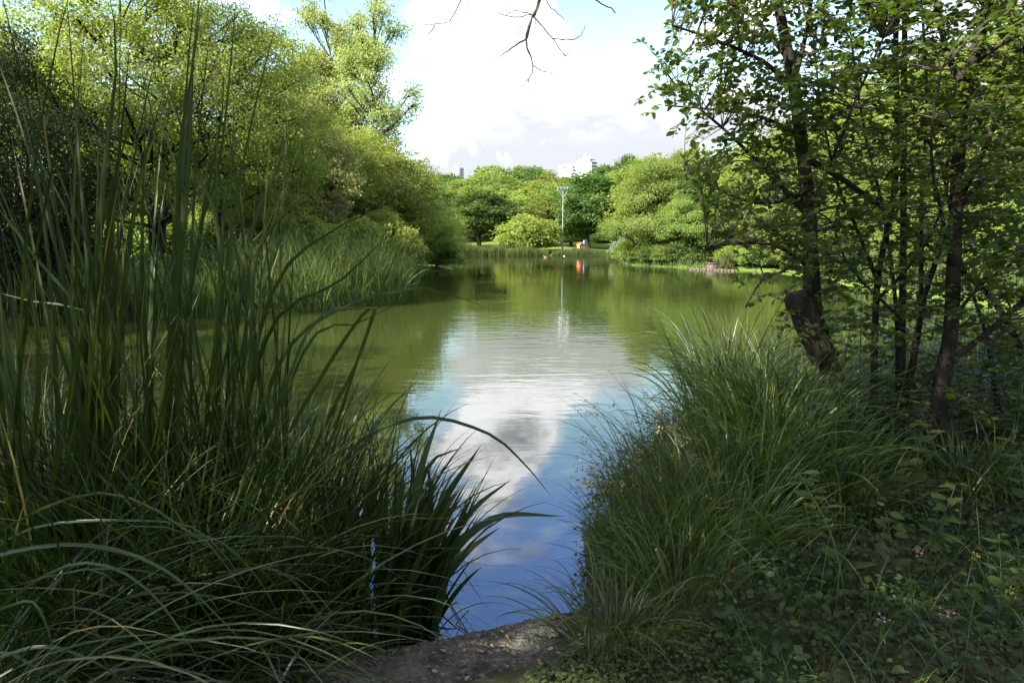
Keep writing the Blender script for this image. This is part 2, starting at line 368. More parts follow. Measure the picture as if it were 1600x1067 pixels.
# ------------------------------------------------------------------ kerb
rng = np.random.default_rng(7)
def kerb():
    path = spline([(-3.4,1.36),(-2.6,1.74),(-1.5,2.22),(-.625,2.57),(.233,2.90),(.75,3.12),(1.6,3.6)], 620)
    tg = nrm(np.gradient(path, axis=0)); nr = np.stack([tg[:,1], -tg[:,0]], -1)     # towards the camera
    prof = [(-.02,-.5),(-.015,.03),(.005,.085)] + [(x, .105) for x in np.linspace(.025, .40, 46)] + [(.43,.07),(.44,-.3)]
    pr = np.array(prof); v = np.zeros((620, len(pr), 3))
    v[..., :2] = path[:, None, :] + nr[:, None, :]*pr[None, :, 0:1]; v[..., 2] = pr[None, :, 1]
    rr = np.random.default_rng(3); low = np.interp(np.arange(620), np.arange(0, 621, 20), rr.normal(0, 1, 32))
    sh_ = v[:, 1:-1, 2].shape; big = np.kron(rr.normal(0, 1, (sh_[0]//4+1, sh_[1]//3+1)), np.ones((4, 3)))[:sh_[0], :sh_[1]]
    v[:, 1:-1, 2] += rr.normal(0, .0022, sh_) + .0035*big + low[:, None]*.005
    v[:, 1:3, :2] += rr.normal(0, .006, (620, 2, 1))*nr[:, None, :]
    k = len(pr); i = np.arange(619)[:, None]*k; j = np.arange(k-1)[None, :]
    g = Geo(); g.add(v, np.stack([i+j, i+k+j, i+k+j+1, i+j+1], -1).reshape(-1, 4))
    m_, t, out = newmat('weathered_concrete'); co = t.node('ShaderNodeTexCoord').outputs['Object']
    vo = t.node('ShaderNodeTexVoronoi'); vo.inputs['Scale'].default_value = 85; t.l.new(t.mix(.08, co, t.node('ShaderNodeTexNoise').outputs[1]), vo.inputs['Vector'])
    c = t.mix(t.ramp(t.noise(co, 6, 7, .7), .35, .65), (.034, .029, .023, 1), (.135, .118, .098, 1))
    sepc = t.node('ShaderNodeSeparateColor'); t.l.new(vo.outputs['Color'], sepc.inputs[0])
    c = t.mix(t.ramp(sepc.outputs[0], .72, .95, 0, .7), c, (.22, .185, .15, 1))
    c = t.mix(t.ramp(t.noise(co, 38, 6, .75), .52, .64, 0, .85), c, (.035, .03, .026, 1))
    c = t.mix(t.ramp(t.noise(co, 3.1, 5, .6), .54, .66, 0, .8), c, (.030, .040, .012, 1))
    b = t.node('ShaderNodeBsdfPrincipled'); t.l.new(c, b.inputs['Base Color']); b.inputs['Roughness'].default_value = .9
    bp = t.node('ShaderNodeBump'); bp.inputs['Strength'].default_value = 1.0; bp.inputs['Distance'].default_value = .02
    hh = t.math('SUBTRACT', t.noise(co, 70, 5, .7), t.math('MULTIPLY', vo.outputs['Distance'], .9)); t.l.new(hh, bp.inputs['Height'])
    t.l.new(bp.outputs[0], b.inputs['Normal']); t.l.new(b.outputs[0], out.inputs[0])
    tag(g.build('concrete_kerb', m_, smooth=True), 'weathered pebbly concrete kerb edging the pond in front of the camera', 'kerb')
kerb()

rk = np.random.default_rng(9); n = 90; tt = rk.uniform(-1.2, .3, n); q = np.column_stack([tt, np.interp(tt, [-1.5, -.625, .233, .75], [2.22, 2.57, 2.90, 3.12])-rk.uniform(.03, .38, n)])
g = Geo(); leaves(g, np.column_stack([q, np.full(n, .122)]), rk.normal(size=(n, 3))*np.array((1, 1, .15)), np.array((0, 0, 1.))+rk.normal(0, .3, (n, 3)), rk.uniform(.008, .028, n), .6, rk.uniform(.1, .8, n), LEAFN)
tag(g.build('kerb_litter', M['dry']), 'dry leaf bits scattered on the concrete kerb', 'litter', kind='stuff')
# ------------------------------------------------------------------ trees
def crown_lobes(rng, n, cr, cz, rad, fill=(.35, .8), zmin=-1):
    out = []
    for k in range(n):
        best = None; bd = -1
        for _ in range(12):
            d = nrm(rng.normal(size=3)); d[2] = max(d[2], zmin); q = d*rng.uniform(*fill)
            dd = min([np.linalg.norm(q-o) for o in out]+[9])
            if dd > bd: bd = dd; best = q
        out.append(best)
    return np.array(out)*np.array((cr[0], cr[1], cz)), rad*rng.uniform(.75, 1.25, n)
def make_tree(name, seed, H, base, cr, nl, lr, leaf, nleaf, mat, trunk_r=.2, flat=.7, droop=.25, spray=14, sig=.16, width=.55,
              trunks=1, bark='bark', twigs=0, tilt=.6, fill=(.35, .8), zmin=-1., top=1.0, shell=(.55, 1.0), lean=(0, 0)):
    """tree of height H whose crown starts at height base; returns (root, trunk, crown)"""
    rng = np.random.default_rng(seed); czr = (H-base)/2/top; cc = np.array((lean[0], lean[1], base+(H-base)/2))
    lob, lrad = crown_lobes(rng, nl, (cr, cr), czr, lr, fill, zmin)
    # egg taper: narrow upper lobes
    tz = (lob[:, 2]/czr+1)/2; lob[:, :2] *= (1-.35*np.clip(tz-.5, 0, 1)*2)[:, None]
    lc = lob + cc
    root = empty(name, (0, 0, 0))
    tg = Geo(); th = []
    for k in range(trunks):
        a = rng.uniform(0, 6.28); off = np.array((cos(a), sin(a), 0))*(0 if trunks == 1 else trunk_r*1.6)
        topz = base+(H-base)*rng.uniform(.62, .8)
        end = np.array((lean[0], lean[1], topz)) + off*(1 if trunks == 1 else 6) + np.array((*rng.normal(0, .03*H, 2), 0))
        midp = off*2 + np.array((*rng.normal(0, .012*H, 2), topz*.45)) + np.array((lean[0], lean[1], 0))*.4
        p = spline([off+np.array((0, 0, -.3)), off*1.3+np.array((0, 0, topz*.15)), midp, end], 14)
        s_ = np.linspace(0, 1, 14); r = trunk_r*(1.0-.82*s_)*(1+.5*np.exp(-s_*14)); tg.tube(p, r, 8, rng=rng, bump=.05); th.append((p, r))
    for c, r0 in zip(lc, lrad):
        p, r = th[rng.integers(len(th))]
        hz_ = np.clip(c[2]-rng.uniform(.3, .9)*r0-np.hypot(c[0], c[1])*.45, base*.75, p[-1][2]*.97)
        k = int(np.clip(np.searchsorted(p[:, 2], hz_), 1, len(p)-1)); s0 = p[k]
        mid = (s0+c)/2 + np.array((0, 0, -.08*np.linalg.norm(c-s0))) + rng.normal(0, .05, 3)*np.linalg.norm(c-s0)
        tg.tube(spline([s0, mid, c, c+(c-mid)*.1], 8), np.linspace(r[k]*.55, .012*H*.25, 8), 5, cap=False)
        for _ in range(twigs):
            d = nrm(rng.normal(size=3)+nrm(c-cc)*.4); e = c+d*r0*rng.uniform(.6, .95)*np.array((1, 1, flat))
            tg.tube(spline([c+(s0-c)*rng.uniform(0, .3), (c+e)/2+np.array((0, 0, .06*r0)), e], 4), (.012*H*.18, .012*H*.12, .012*H*.08, .012*H*.03), 3, cap=False)
    wts = lrad**2/np.sum(lrad**2); ns = max(1, int(nleaf/spray)); li = rng.choice(nl, ns, p=wts)
    d = nrm(rng.normal(size=(ns, 3)) + nrm(lc-cc)[li]*.55 + np.array((0, 0, .25)))
    sc = lc[li] + d*(lrad[li]*rng.uniform(*shell, ns))[:, None]*np.array((1, 1, flat))
    si = np.repeat(np.arange(ns), spray); n = len(si)
    out_ = nrm((sc-cc)*np.array((1, 1, .6)))[si]
    pos = sc[si] + rng.normal(0, 1, (n, 3))*np.array((1, 1, .5))*(sig*lrad[li][si])[:, None]
    ax = out_*.8 + rng.normal(0, .7, (n, 3)) + np.array((0, 0, -droop)); nm = np.array((0, 0, 1.)) + out_*.5 + rng.normal(0, tilt, (n, 3))
    var = .5 + rng.normal(0, .17, ns)[si] + rng.normal(0, .17, n)
    cg = Geo(); leaves(cg, pos, ax, nm, leaf*rng.uniform(.7, 1.3, n), width, var)
    zb = pos[:, 2].max(); q1 = np.percentile(pos, 3, axis=0); q2 = np.percentile(pos, 97, axis=0); root['h'] = float(np.percentile(pos[:, 2], 99.3)); root['w'] = float((q2-q1)[0]*.5+(q2-q1)[1]*.5)
    tr = tg.build('trunk', M[bark], root, smooth=True); cw = cg.build('crown', M[mat], root)
    return root
def kids(o): return PARTS.get(o.name, [])
PARTS = {}
def reg(root): PARTS[root.name] = [c for c in bpy.data.objects if c.parent is root]
USED = set()
def place(proto, x, y, hx, wx, rz, label, cat='tree', group=None, name=None, mat=None, z=None):
    """put proto (first use) or a copy of it at x,y with height hx and width wx"""
    if proto.name not in PARTS: reg(proto)
    if proto.name not in USED: o = proto; USED.add(proto.name); ch = PARTS[proto.name]
    else:
        o = proto.copy(); COL.objects.link(o); ch = []
        for c in PARTS[proto.name]:
            d = c.copy(); COL.objects.link(d); d.parent = o; ch.append(d)
        if name: o.name = name
    for k in ('group',):
        if k in o: del o[k]
    o.location = (x, y, hz(x, y)-.05 if z is None else z); o.rotation_euler = (0, 0, rz)
    h0 = PROT[proto.name][0]; w0 = PROT[proto.name][1]
    o.scale = (wx/w0, wx/w0, hx/h0)
    if mat:
        for c in ch:
            if c.name.startswith('crown'):
                c.material_slots[0].link = 'OBJECT'; c.material_slots[0].material = M[mat]
    return tag(o, label, cat, group)
PROT = {}
def proto(*a, **k):
    r = make_tree(*a, **k); PROT[r.name] = (r['h'], r['w']); del r['h']; del r['w']; return r

F0 = proto('broadleaf_tree', 11, 13, 1.2, 4.8, 40, 1.55, .34, 15000, 'far_a', .3, sig=.17, shell=(.45, 1.15))
F1 = proto('broadleaf_tree', 12, 13, .9, 4.4, 36, 1.5, .34, 14000, 'far_c', .28, sig=.17, flat=.95, shell=(.45, 1.2))
F2 = proto('broadleaf_tree', 13, 12, 1.1, 4.6, 44, 1.5, .34, 17000, 'far_b', .27, sig=.17, trunks=2, flat=.8, zmin=-.9)
F3 = proto('broadleaf_tree', 14, 14, .8, 3.8, 24, 1.6, .34, 10000, 'far_a', .25, sig=.2, flat=.9)
B0 = proto('round_bush', 15, 3.2, .1, 2.4, 22, .8, .20, 9000, 'far_c', .07, trunks=3, sig=.22, zmin=-.6)
M0 = proto('leafy_tree', 21, 9.5, .6, 4.0, 58, 1.0, .12, 84000, 'far_a', .16, trunks=3, twigs=5, sig=.17, spray=22, flat=1.0, droop=.5, shell=(.35, 1.25), zmin=-.9)
M1 = proto('leafy_tree', 22, 9.0, .5, 4.2, 64, .95, .12, 84000, 'far_c', .16, trunks=3, twigs=5, sig=.18, spray=20, flat=1.15, droop=.2, shell=(.3, 1.3), fill=(.35, 1.0))
PL = proto('poplar_tree', 23, 15, 3.0, 2.7, 50, .85, .15, 20000, 'poplar', .16, twigs=4, sig=.28, flat=.8, fill=(.2, 1.0), spray=9, shell=(.2, 1.1))
HB = proto('layered_tree', 24, 9.6, .1, 4.6, 60, 1.25, .17, 56000, 'far_a', .2, trunks=3, twigs=2, sig=.22, flat=.55, droop=.45, shell=(.45, 1.15), zmin=-.98, tilt=.35, fill=(.35, .98))
LC = proto('locust_tree', 25, 12, 3.2, 4.2, 52, 1.1, .10, 78000, 'locust', .17, trunks=2, twigs=7, sig=.19, flat=.65, droop=.8, fill=(.3, 1.05), spray=30, shell=(.4, 1.2))
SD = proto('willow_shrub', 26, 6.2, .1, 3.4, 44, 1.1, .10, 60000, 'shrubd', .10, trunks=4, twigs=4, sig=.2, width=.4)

def at(px, ybase_d): return None
def tree_px(pr, x, ytop, wpx, d, label, cat='tree', group=None, rz=None, mat=None, name=None, zb=None):
    p = P(x, ytop, d); X, Y = p[0], d; g = hz(X, Y)-.05 if zb is None else zb
    return place(pr, X, Y, p[2]-g, wpx/FPX*d, rz if rz is not None else (x*7.13) % 6.28, label, cat, group, name, mat, g)
GF = 'trees on the far shore'
# back rows on the rising ground behind the lawn
for a in [
  (F2, 688, 274, 70, 175, 'dark green round tree rising behind the left shore trees, left of the small grey tower'),
  (F0, 722, 282, 66, 165, 'mid green tree below the small grey tower on the skyline'),
  (F0, 768, 262, 82, 190, 'broad bright green tree breaking the skyline right of the small grey tower'),
  (F2, 801, 270, 46, 200, 'small dark tree on the skyline above the pond centre'),
  (F3, 815, 262, 34, 215, 'narrow brownish green pointed tree on the skyline'),
  (F2, 838, 264, 44, 205, 'dark bushy tree on the skyline left of the white tower block'),
  (F1, 856, 270, 44, 195, 'olive yellow tree on the skyline left of the white tower block'),
  (F2, 882, 279, 50, 200, 'dark blue green tree directly left of the white tower block foot'),
  (F1, 800, 300, 64, 152, 'pale yellow green tree in the second row above the pond centre'),
  (F3, 740, 292, 50, 160, 'tall green tree in the second row behind the dark spreading lawn tree'),
  (F1, 835, 286, 60, 158, 'yellowish tree in the second row left of the floodlight mast'),
  (F0, 908, 281, 70, 170, 'light green tree in front of the white tower block'),
  (F2, 948, 262, 60, 185, 'deep green tree on the skyline right of the white tower block'),
  (F2, 981, 248, 44, 190, 'dark round treetop standing highest on the far skyline'),
  (F0, 1000, 255, 80, 150, 'bright green tree behind the layered island tree'),
  (F1, 970, 276, 64, 140, 'yellow green tree between the big lawn tree and the island'),
  (F1, 1030, 250, 90, 110, 'olive yellow tree rising behind the layered island tree'),
  (F0, 1085, 236, 100, 100, 'tall green tree behind the right end of the island'),
  (F3, 700, 300, 50, 150, 'pale green tree behind the flowering waterside bush'),
  (F2, 662, 290, 60, 140, 'dark tree half hidden by the left shore trees'),
  (F0, 872, 288, 60, 150, 'mid green tree directly behind the floodlight mast head'),
  (F0, 780, 278, 54, 172, 'soft green tree in the second row under the skyline centre'),
 ]:
    tree_px(a[0], a[1], a[2], a[3]*1.15, a[4], a[5], 'tree', GF)
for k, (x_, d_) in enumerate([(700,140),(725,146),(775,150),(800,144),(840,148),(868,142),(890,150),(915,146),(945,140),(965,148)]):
    tree_px(B0, x_, 366, 46, d_, 'dark low shrub standing in for the shade under the trees behind the far lawn', 'shrub', 'shrubs behind the far lawn', mat='far_b', name='round_bush')  # dark green bushes added to give the shade under the far trees
# front row on the lawn
for a in [
  (F2, 752, 302, 96, 124, 'dark green spreading tree at the left end of the far lawn', 'far_b'),
  (F0, 788, 318, 70, 132, 'olive green tree behind the pale drooping willow', 'far_a'),
  (F0, 858, 306, 76, 128, 'mid green tree left of the floodlight mast on the lawn', 'far_a'),
  (F0, 893, 318, 60, 126, 'green tree behind the red life ring box', 'far_a'),
  (F2, 928, 276, 104, 119, 'largest dark maple like tree on the lawn, right of the floodlight mast', 'far_b'),
 ]:
    tree_px(a[0], a[1], a[2], a[3], a[4], a[5], 'tree', GF, mat=a[6])
tree_px(B0, 826, 338, 82, 112, 'pale drooping willow bush on the far shore between reed belts', 'bush', name='round_bush', mat='far_c')
tree_px(B0, 650, 345, 70, 58, 'yellow green bush behind the flowering waterside bush', 'bush', mat='far_c')
tree_px(B0, 683, 372, 70, 46.5, 'rounded waterside bush with pale pink flowers at the left shore point', 'bush', mat='far_a')
tree_px(B0, 640, 368, 60, 48, 'lime green bush beside the flowering waterside bush', 'bush', mat='far_c')
tree_px(B0, 970, 374, 26, 78, 'small silvery spruce like bush at the island tip', 'bush', mat='spruce')
# left shore trees
tree_px(PL, 505, -8, 100, 42, 'airy pale young poplar, left one of the pair on the left shore', 'tree', 'poplars', rz=.4)
tree_px(PL, 545, 30, 110, 45, 'third airy pale poplar standing between and behind the pair', 'tree', 'poplars', rz=1.7)
tree_px(PL, 465, 70, 110, 41, 'lower airy pale poplar left of the pair', 'tree', 'poplars', rz=4.1)
tree_px(PL, 578, -4, 105, 40, 'airy pale young poplar leaning right, nearest to the open sky', 'tree', 'poplars', rz=2.5)
for a in [
  (M0, 570, 218, 170, 37, 'dense green tree below the two poplars on the left shore', 'far_c'),
  (M1, 625, 262, 140, 44, 'bright green tree sloping down to the waterside bushes', 'far_c'),
  (M1, 505, 200, 150, 33, 'olive green tree behind the left reed bed', 'far_c'),
  (M0, 440, 150, 170, 30, 'feathery light tree right of the locust tree', 'poplar'),
  (M1, 665, 315, 100, 62, 'low spreading tree overhanging the left shore point', 'far_c'),
  (M0, 380, 210, 150, 27, 'yellow green tree behind the locust trunk', 'far_c'),
  (M1, 90, 90, 190, 27, 'yellow green tree between the dark shrub and the locust trunk', 'far_c'),
  (M0, 250, 190, 200, 31, 'sunlit tree seen through the tall reeds', 'locust'),
  (M1, 595, 330, 90, 31, 'low bright tree at the end of the left reed bed', 'far_c'),
 ]:
    tree_px(a[0], a[1], a[2], a[3], a[4], a[5], 'tree', 'trees on the left shore', mat=a[6])
tree_px(LC, 215, -80, 400, 20.5, 'large locust tree with dark forked trunk and drooping light green leaves', 'tree', rz=1.0)
tree_px(LC, 330, -10, 250, 23, 'second locust tree overlapping the right side of the first', 'tree', rz=3.6)
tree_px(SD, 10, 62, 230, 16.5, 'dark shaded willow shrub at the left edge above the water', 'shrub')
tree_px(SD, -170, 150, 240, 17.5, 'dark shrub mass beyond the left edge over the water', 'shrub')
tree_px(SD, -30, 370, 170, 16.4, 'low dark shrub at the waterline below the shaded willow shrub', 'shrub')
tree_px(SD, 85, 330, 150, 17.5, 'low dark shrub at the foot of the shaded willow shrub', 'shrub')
# island and right shore
for a in [
  (HB, 1030, 256, 128, 58, 'layered bright green tree on the island, reaching down to the water', 'far_a'),
  (M0, 1062, 246, 120, 62, 'dense green tree standing between the two layered island trees', 'far_a'),
  (HB, 1100, 296, 120, 54, 'layered green tree right of the first on the island', 'far_a'),
  (M1, 1160, 235, 130, 55, 'yellow green tree at the right of the island seen through the sallow', 'far_c'),
  (M0, 1230, 205, 150, 50, 'bright tree behind the leaning sallow trunk', 'far_c'),
  (M1, 1310, 150, 170, 42, 'sunlit tree right of the leaning trunk across the water', 'far_c'),
  (M0, 1400, 110, 190, 38, 'sunlit tree behind the thin shrub stems', 'far_c'),
  (M1, 1490, 80, 200, 34, 'sunlit tree behind the dark right trunk', 'far_c'),
  (M0, 1590, 50, 220, 30, 'sunlit tree at the right edge across the water', 'far_c'),
  (M1, 1680, 20, 220, 26, 'sunlit tree partly beyond the right edge', 'far_a'),
  (M0, 1365, 280, 150, 33, 'lower green tree among the right shore trees', 'far_a'),
  (M1, 1540, 260, 170, 24, 'lower leafy tree close behind the right trunk', 'far_a'),
 ]:
    tree_px(a[0], a[1], a[2], a[3], a[4], a[5], 'tree', 'trees on the right shore', mat=a[6])
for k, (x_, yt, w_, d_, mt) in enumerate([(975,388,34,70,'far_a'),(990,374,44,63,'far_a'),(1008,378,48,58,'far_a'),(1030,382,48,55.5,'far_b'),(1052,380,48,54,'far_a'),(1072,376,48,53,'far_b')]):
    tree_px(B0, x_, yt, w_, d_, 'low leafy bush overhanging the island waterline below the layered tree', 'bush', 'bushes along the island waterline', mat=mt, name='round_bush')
for k, (x_, yt, w_, d_, mt) in enumerate([(1185,397,44,47.5,'far_b'),(1215,396,50,46,'far_a'),(1262,392,56,42,'far_b'),(1068,384,44,54,'far_b'),(1170,330,80,60,'far_a'),(1250,320,100,56,'far_c'),(1330,300,120,46,'far_a'),(1440,280,150,38,'far_c'),(1560,270,150,32,'far_a'),(1640,340,140,20,'far_c'),(1150,385,50,49,'far_c'),(1195,380,60,46,'far_a'),(1245,372,70,44,'far_c'),(1300,362,80,38,'far_c'),(1360,352,90,33,'far_a'),(1425,345,100,29,'far_c'),(1500,335,110,25,'far_a'),(1580,320,120,22,'far_c')]):
    tree_px(B0, x_, yt, w_, d_, 'sunlit bush along the far right shore seen between the near stems', 'bush', 'bushes along the right shore', mat=mt, name='round_bush')
# flowers on the waterside bush
fl = Geo(); rg = np.random.default_rng(5); c = P(683, 398, 46); q = nrm(rg.normal(size=(260, 3))+np.array((0, -.8, 0)))*np.array((1.45, 1.3, 1.0))+c+np.array((0, .7, .1))
leaves(fl, q, rg.normal(size=(260, 3)), rg.normal(size=(260, 3)), .07, 1.2); 
bush = [o for o in bpy.data.objects if o.get('label', '').startswith('rounded waterside bush')][0]
fo = tag(fl.build('flowers', M['pink'], bush), kind='stuff'); fo.matrix_parent_inverse = __import__('mathutils').Matrix.LocRotScale(bush.location, bush.rotation_euler, bush.scale).inverted()

# overhanging tree behind and left of the camera: shades the foreground, its bare twigs hang into view
OT = make_tree('overhanging_tree', 31, 8.6, 4.3, 5.0, 34, 1.3, .15, 26000, 'overh', .3, twigs=4, spray=26, sig=.17, flat=.6, zmin=-.75, fill=(.2, .95))
for k in ('h', 'w'): del OT[k]
OT.location = (-6.0, -1.4, 0); tag(OT, 'large tree left of the camera with bare twigs hanging into the top of the view', 'tree')
bt = Geo()
def twig(pts, d, r0=3.2, r1=1.0):
    p = spline([P(x, y, d+dd) for x, y, dd in [(q + (0,))[:3] for q in pts]], max(8, len(pts)*4)); px = d/FPX
    rj = np.random.default_rng(int(abs(pts[0][0]*13+pts[-1][1]*7))); p = p + rj.normal(0, .0025, p.shape)*np.linspace(.3, 1, len(p))[:, None]
    bt.tube(p, np.linspace(r0, r1, len(p))*.62*px, 5)
D = 3.6
twig([(860,-300),(850,-90),(842,0),(832,25),(823,62)], D, 4.5, 2.6); twig([(880,-260),(852,-60),(845,0),(835,28)], D, 3, 2)
twig([(832,24),(822,62),(832,103),(825,125),(813,136)], D, 2.8, 1.3); twig([(825,125),(828,147)], D, 1.6, 1)
twig([(823,61),(810,68),(790,82),(768,96)], D, 2.2, 1); twig([(833,103),(845,110),(868,116),(871,118),(865,122)], D, 1.8, .9)
twig([(832,24),(860,56),(880,84),(890,98)], D, 2.2, 1); twig([(863,60),(885,62),(905,58),(915,40)], D, 1.8, .8); twig([(879,83),(884,87),(891,80)], D, 1.2, .8)
twig([(832,23),(800,27),(775,18),(771,8)], D, 1.8, .9); twig([(832,23),(808,17),(792,21),(791,8)], D, 1.6, .8); twig([(836,30),(837,52)], D, 1.1, .7)
twig([(760,-150),(735,-40),(720,0),(704,31),(680,38),(662,38)], D+.3, 3, 1.1); twig([(704,31),(705,58)], D+.3, 1.6, .8); twig([(680,39),(668,56)], D+.3, 1.4, .8); twig([(745,-60),(731,0),(723,26)], D+.3, 1.6, .8)
twig([(840,-80),(854,0),(868,18),(883,32)], D+.2, 2, 1); twig([(880,-120),(905,-20),(930,0),(955,14),(961,20)], D+.2, 2.6, 1.6)
# bough carrying the twigs back to the crown
pa = P(870,-290,D); bt.tube(spline([(-5.6, -1.2, 5.4), (-2.6, .3, 5.7), (-1.0, 1.6, 5.3), (0.0, 3.3, 4.3), (.2, 3.5, 3.75), tuple(pa)], 18), np.linspace(.035, .008, 18), 6)
pb = P(760,-150,D+.3); bt.tube(spline([(-1.0, 1.6, 5.3), (-.5, 3.2, 4.4), tuple(pb)], 10), np.linspace(.02, .005, 10), 5)
pb = P(880,-120,D+.2); bt.tube(spline([(0.0, 3.3, 4.3), (.2, 3.7, 3.9), tuple(pb)], 8), np.linspace(.012, .004, 8), 5)
pb = P(840,-80,D+.2); bt.tube(spline([(0.0, 3.3, 4.3), (.1, 3.7, 3.9), tuple(pb)], 8), np.linspace(.012, .003, 8), 5)
bb = bt.build('bare_branch', M['twig'], OT, smooth=True); bb.matrix_parent_inverse = __import__('mathutils').Matrix.Translation(OT.location).inverted()
# unseen trees added outside the view to shade the foreground and left shore
PARTS[OT.name] = [c for c in bpy.data.objects if c.parent is OT and c.name.split('.')[0] != 'bare_branch']
for (x_, y_, rz_, sc_) in ((4.2, -5.5, 2.1, 1.0), (8.0, 1.0, 5.2, 1.0), (-17.5, 10.5, 4.0, 1.0), (-14.5, 3.0, .7, 1.0)):
    o = OT.copy(); COL.objects.link(o); o.location = (x_, y_, hz(x_, y_)); o.rotation_euler = (0, 0, rz_); o.scale = (sc_,)*3; o.name = 'shade_tree'
    for c_ in PARTS[OT.name]:
        d_ = c_.copy(); COL.objects.link(d_); d_.parent = o
    tag(o, {-14.5: 'tree beyond the left edge, shading the water behind the reeds', 8.0: 'unseen tree added beyond the right edge beside the camera to shade the right foreground', 4.2: 'unseen tree added behind the camera to shade the right foreground', -17.5: 'tree beyond the left edge, shading the dark willow shrub'}[x_], 'tree')

# ------------------------------------------------------------------ far-shore objects
def reed_belt(name, seed, n, xs, label, dpt, hgt_px, ymid, mat='reedbed', wd=.045, hmin=.6):
    rg = np.random.default_rng(seed); g = Geo()
    x = rg.uniform(xs[0], xs[1], n); y = dpt + rg.uniform(-1.2, 2.2, n)
    X = np.array([(xx-800)/FPX for xx in x])*y; b = np.stack([X, y, np.maximum(hgt(np.stack([X, y], -1)), -.05)], -1)
    env = 1-.45*np.abs((x-(xs[0]+xs[1])/2)/((xs[1]-xs[0])/2))**3
    L = hgt_px/FPX*dpt*rg.uniform(hmin, 1.1, n)*env*(1+.15*np.sin(x*.13+seed))
    blades(g, rg, b, rg.uniform(0, 6.28, n), rg.uniform(0, .2, n), L, rg.uniform(.1, .9, n), np.full(n, wd), 4, across=2, fold=0)
    return tag(g.build(name, M[mat]), label, 'reeds', kind='stuff')
reed_belt('reed_belt', 1, 3600, (706, 800), 'long reed belt along the far shore left of the pale willow', 106.5, 17, 0)
reed_belt('reed_belt', 2, 2000, (790, 856), 'darker reed belt in front of the pale willow on the far shore', 106.0, 16, 0)
reed_belt('reed_belt', 3, 2600, (862, 946), 'reed belt along the far shore below the red box', 107.0, 11.5, 0)
reed_belt('reed_belt', 4, 1500, (948, 975), 'low reeds between the lawn and the island tip', 98, 12, 0)
tag(reed_belt('grass_tuft', 5, 500, (1122, 1146), 'tuft of waterside grass before the wooden fence on the island', 47.5, 22, 0), cat='grass')

def floodlight():
    p = P(879, 386, 112); x, y = p[0], 112.; z0 = hz(x, y); top = P(879, 297, 112)[2]
    r = empty('floodlight_mast', (x, y, z0), 'tall grey floodlight mast standing on the far lawn', 'floodlight')
    h = top-z0; g = Geo(); s_ = np.linspace(0, 1, 10); g.tube(np.stack([0*s_, 0*s_, s_*h], -1), .12-.05*s_, 10); g.build('pole', M['steel'], r, smooth=True)
    g = Geo(); g.box((-1.0, -.09, h-.1), (1.0, .09, h+.06)); g.tube([(0, 0, h-1.2), (-.75, 0, h-.1)], .05, 5); g.tube([(0, 0, h-1.2), (.75, 0, h-.1)], .05, 5); g.build('crossbar', M['steel'], r)
    for k in (-.75, -.25, .25, .75):
        g = Geo(); g.prism([(k-.2, h+.1), (k+.2, h+.1), (k+.16, h+.5), (k-.16, h+.5)], -.22, .16); o = g.build('lamp_head', M['steel'], r)
        g = Geo(); g.box((k-.15, -.235, h+.14), (k+.15, -.222, h+.46)); g.build('lens', M['glass'], o)
floodlight()
def ringbox():
    p = P(906.5, 389, 110.5); x, y = p[0], 110.5; z0 = hz(x, y)
    r = empty('life_ring_box', (x, y, z0), 'small red gabled life ring box on the far shore', 'life ring box', rz=radians(38))
    g = Geo(); g.box((-.06, -.06, -.3), (.06, .06, .45)); g.build('post', M['wood'], r)
    g = Geo(); g.prism([(-.42, .45), (.42, .45), (.42, 1.2), (0, 1.55), (-.42, 1.2)], -.38, .38); g.build('cabinet', M['red'], r)
    for s_ in (-1, 1):
        g = Geo(); g.prism([(s_*.54, 1.13), (s_*.54, 1.19), (0, 1.66), (0, 1.58)][::s_], -.46, .46); g.build('roof_panel', M['redl'], r)
    g = Geo(); g.tube([(.17*cos(a), -.405, .85+.17*sin(a)) for a in np.linspace(0, 6.28, 17)], .05, 6); g.build('ring_emblem', M['signw'], r)
    g = Geo(); g.box((-.435, -.22, .6), (-.425, .22, 1.1)); g.build('white_panel', M['signw'], r)  # plain white panel on the left side of the cabinet
ringbox()
def sign():
    p = P(912.5, 390, 114); x, y = p[0], 114.; z0 = hz(x, y)
    r = empty('blue_sign', (x, y, z0), 'small blue sign on a thin post right of the red box', 'sign')
    g = Geo(); g.tube([(0, 0, -.2), (0, 0, 1.75)], .035, 6); g.build('post', M['steel'], r)
    g = Geo(); g.box((-.2, -.06, 1.05), (.2, -.04, 1.6)); g.build('panel', M['blue'], r)
    g = Geo(); g.box((-.13, -.06, 1.62), (.05, -.04, 1.85)); g.build('top_plate', M['signw'], r)
sign()
def post():
    x, y = P(881.8, 386, 111.5)[0], 111.5; z0 = hz(x, y)
    r = empty('marker_post', (x, y, z0), 'short white post with reddish cap beside the floodlight mast', 'post')
    g = Geo(); g.lathe([(.11, 0), (.11, 1.0), (.10, 1.02)], sides=10); g.build('shaft', M['signw'], r)
    g = Geo(); g.lathe([(.10, 1.02), (.12, 1.03), (.11, 1.16), (0, 1.2)], sides=10); g.build('cap', M['redl'], r)
post()
def bench(x_, y_, d):
    x = P(x_, y_, d)[0]; z0 = hz(x, d); r = empty('park_bench', (x, d, z0), 'low dark rail bench on the shore between the reed belts', 'bench')
    g = Geo(); g.box((-1.2, -.2, .42), (1.2, .2, .47)); g.build('seat', M['wood'], r)
    for s_ in (-1, 1):
        g = Geo(); g.box((s_*1.0-.05, -.16, -.1), (s_*1.0+.05, .16, .42)); g.build('leg', M['grey'], r)
bench(857, 391, 109)
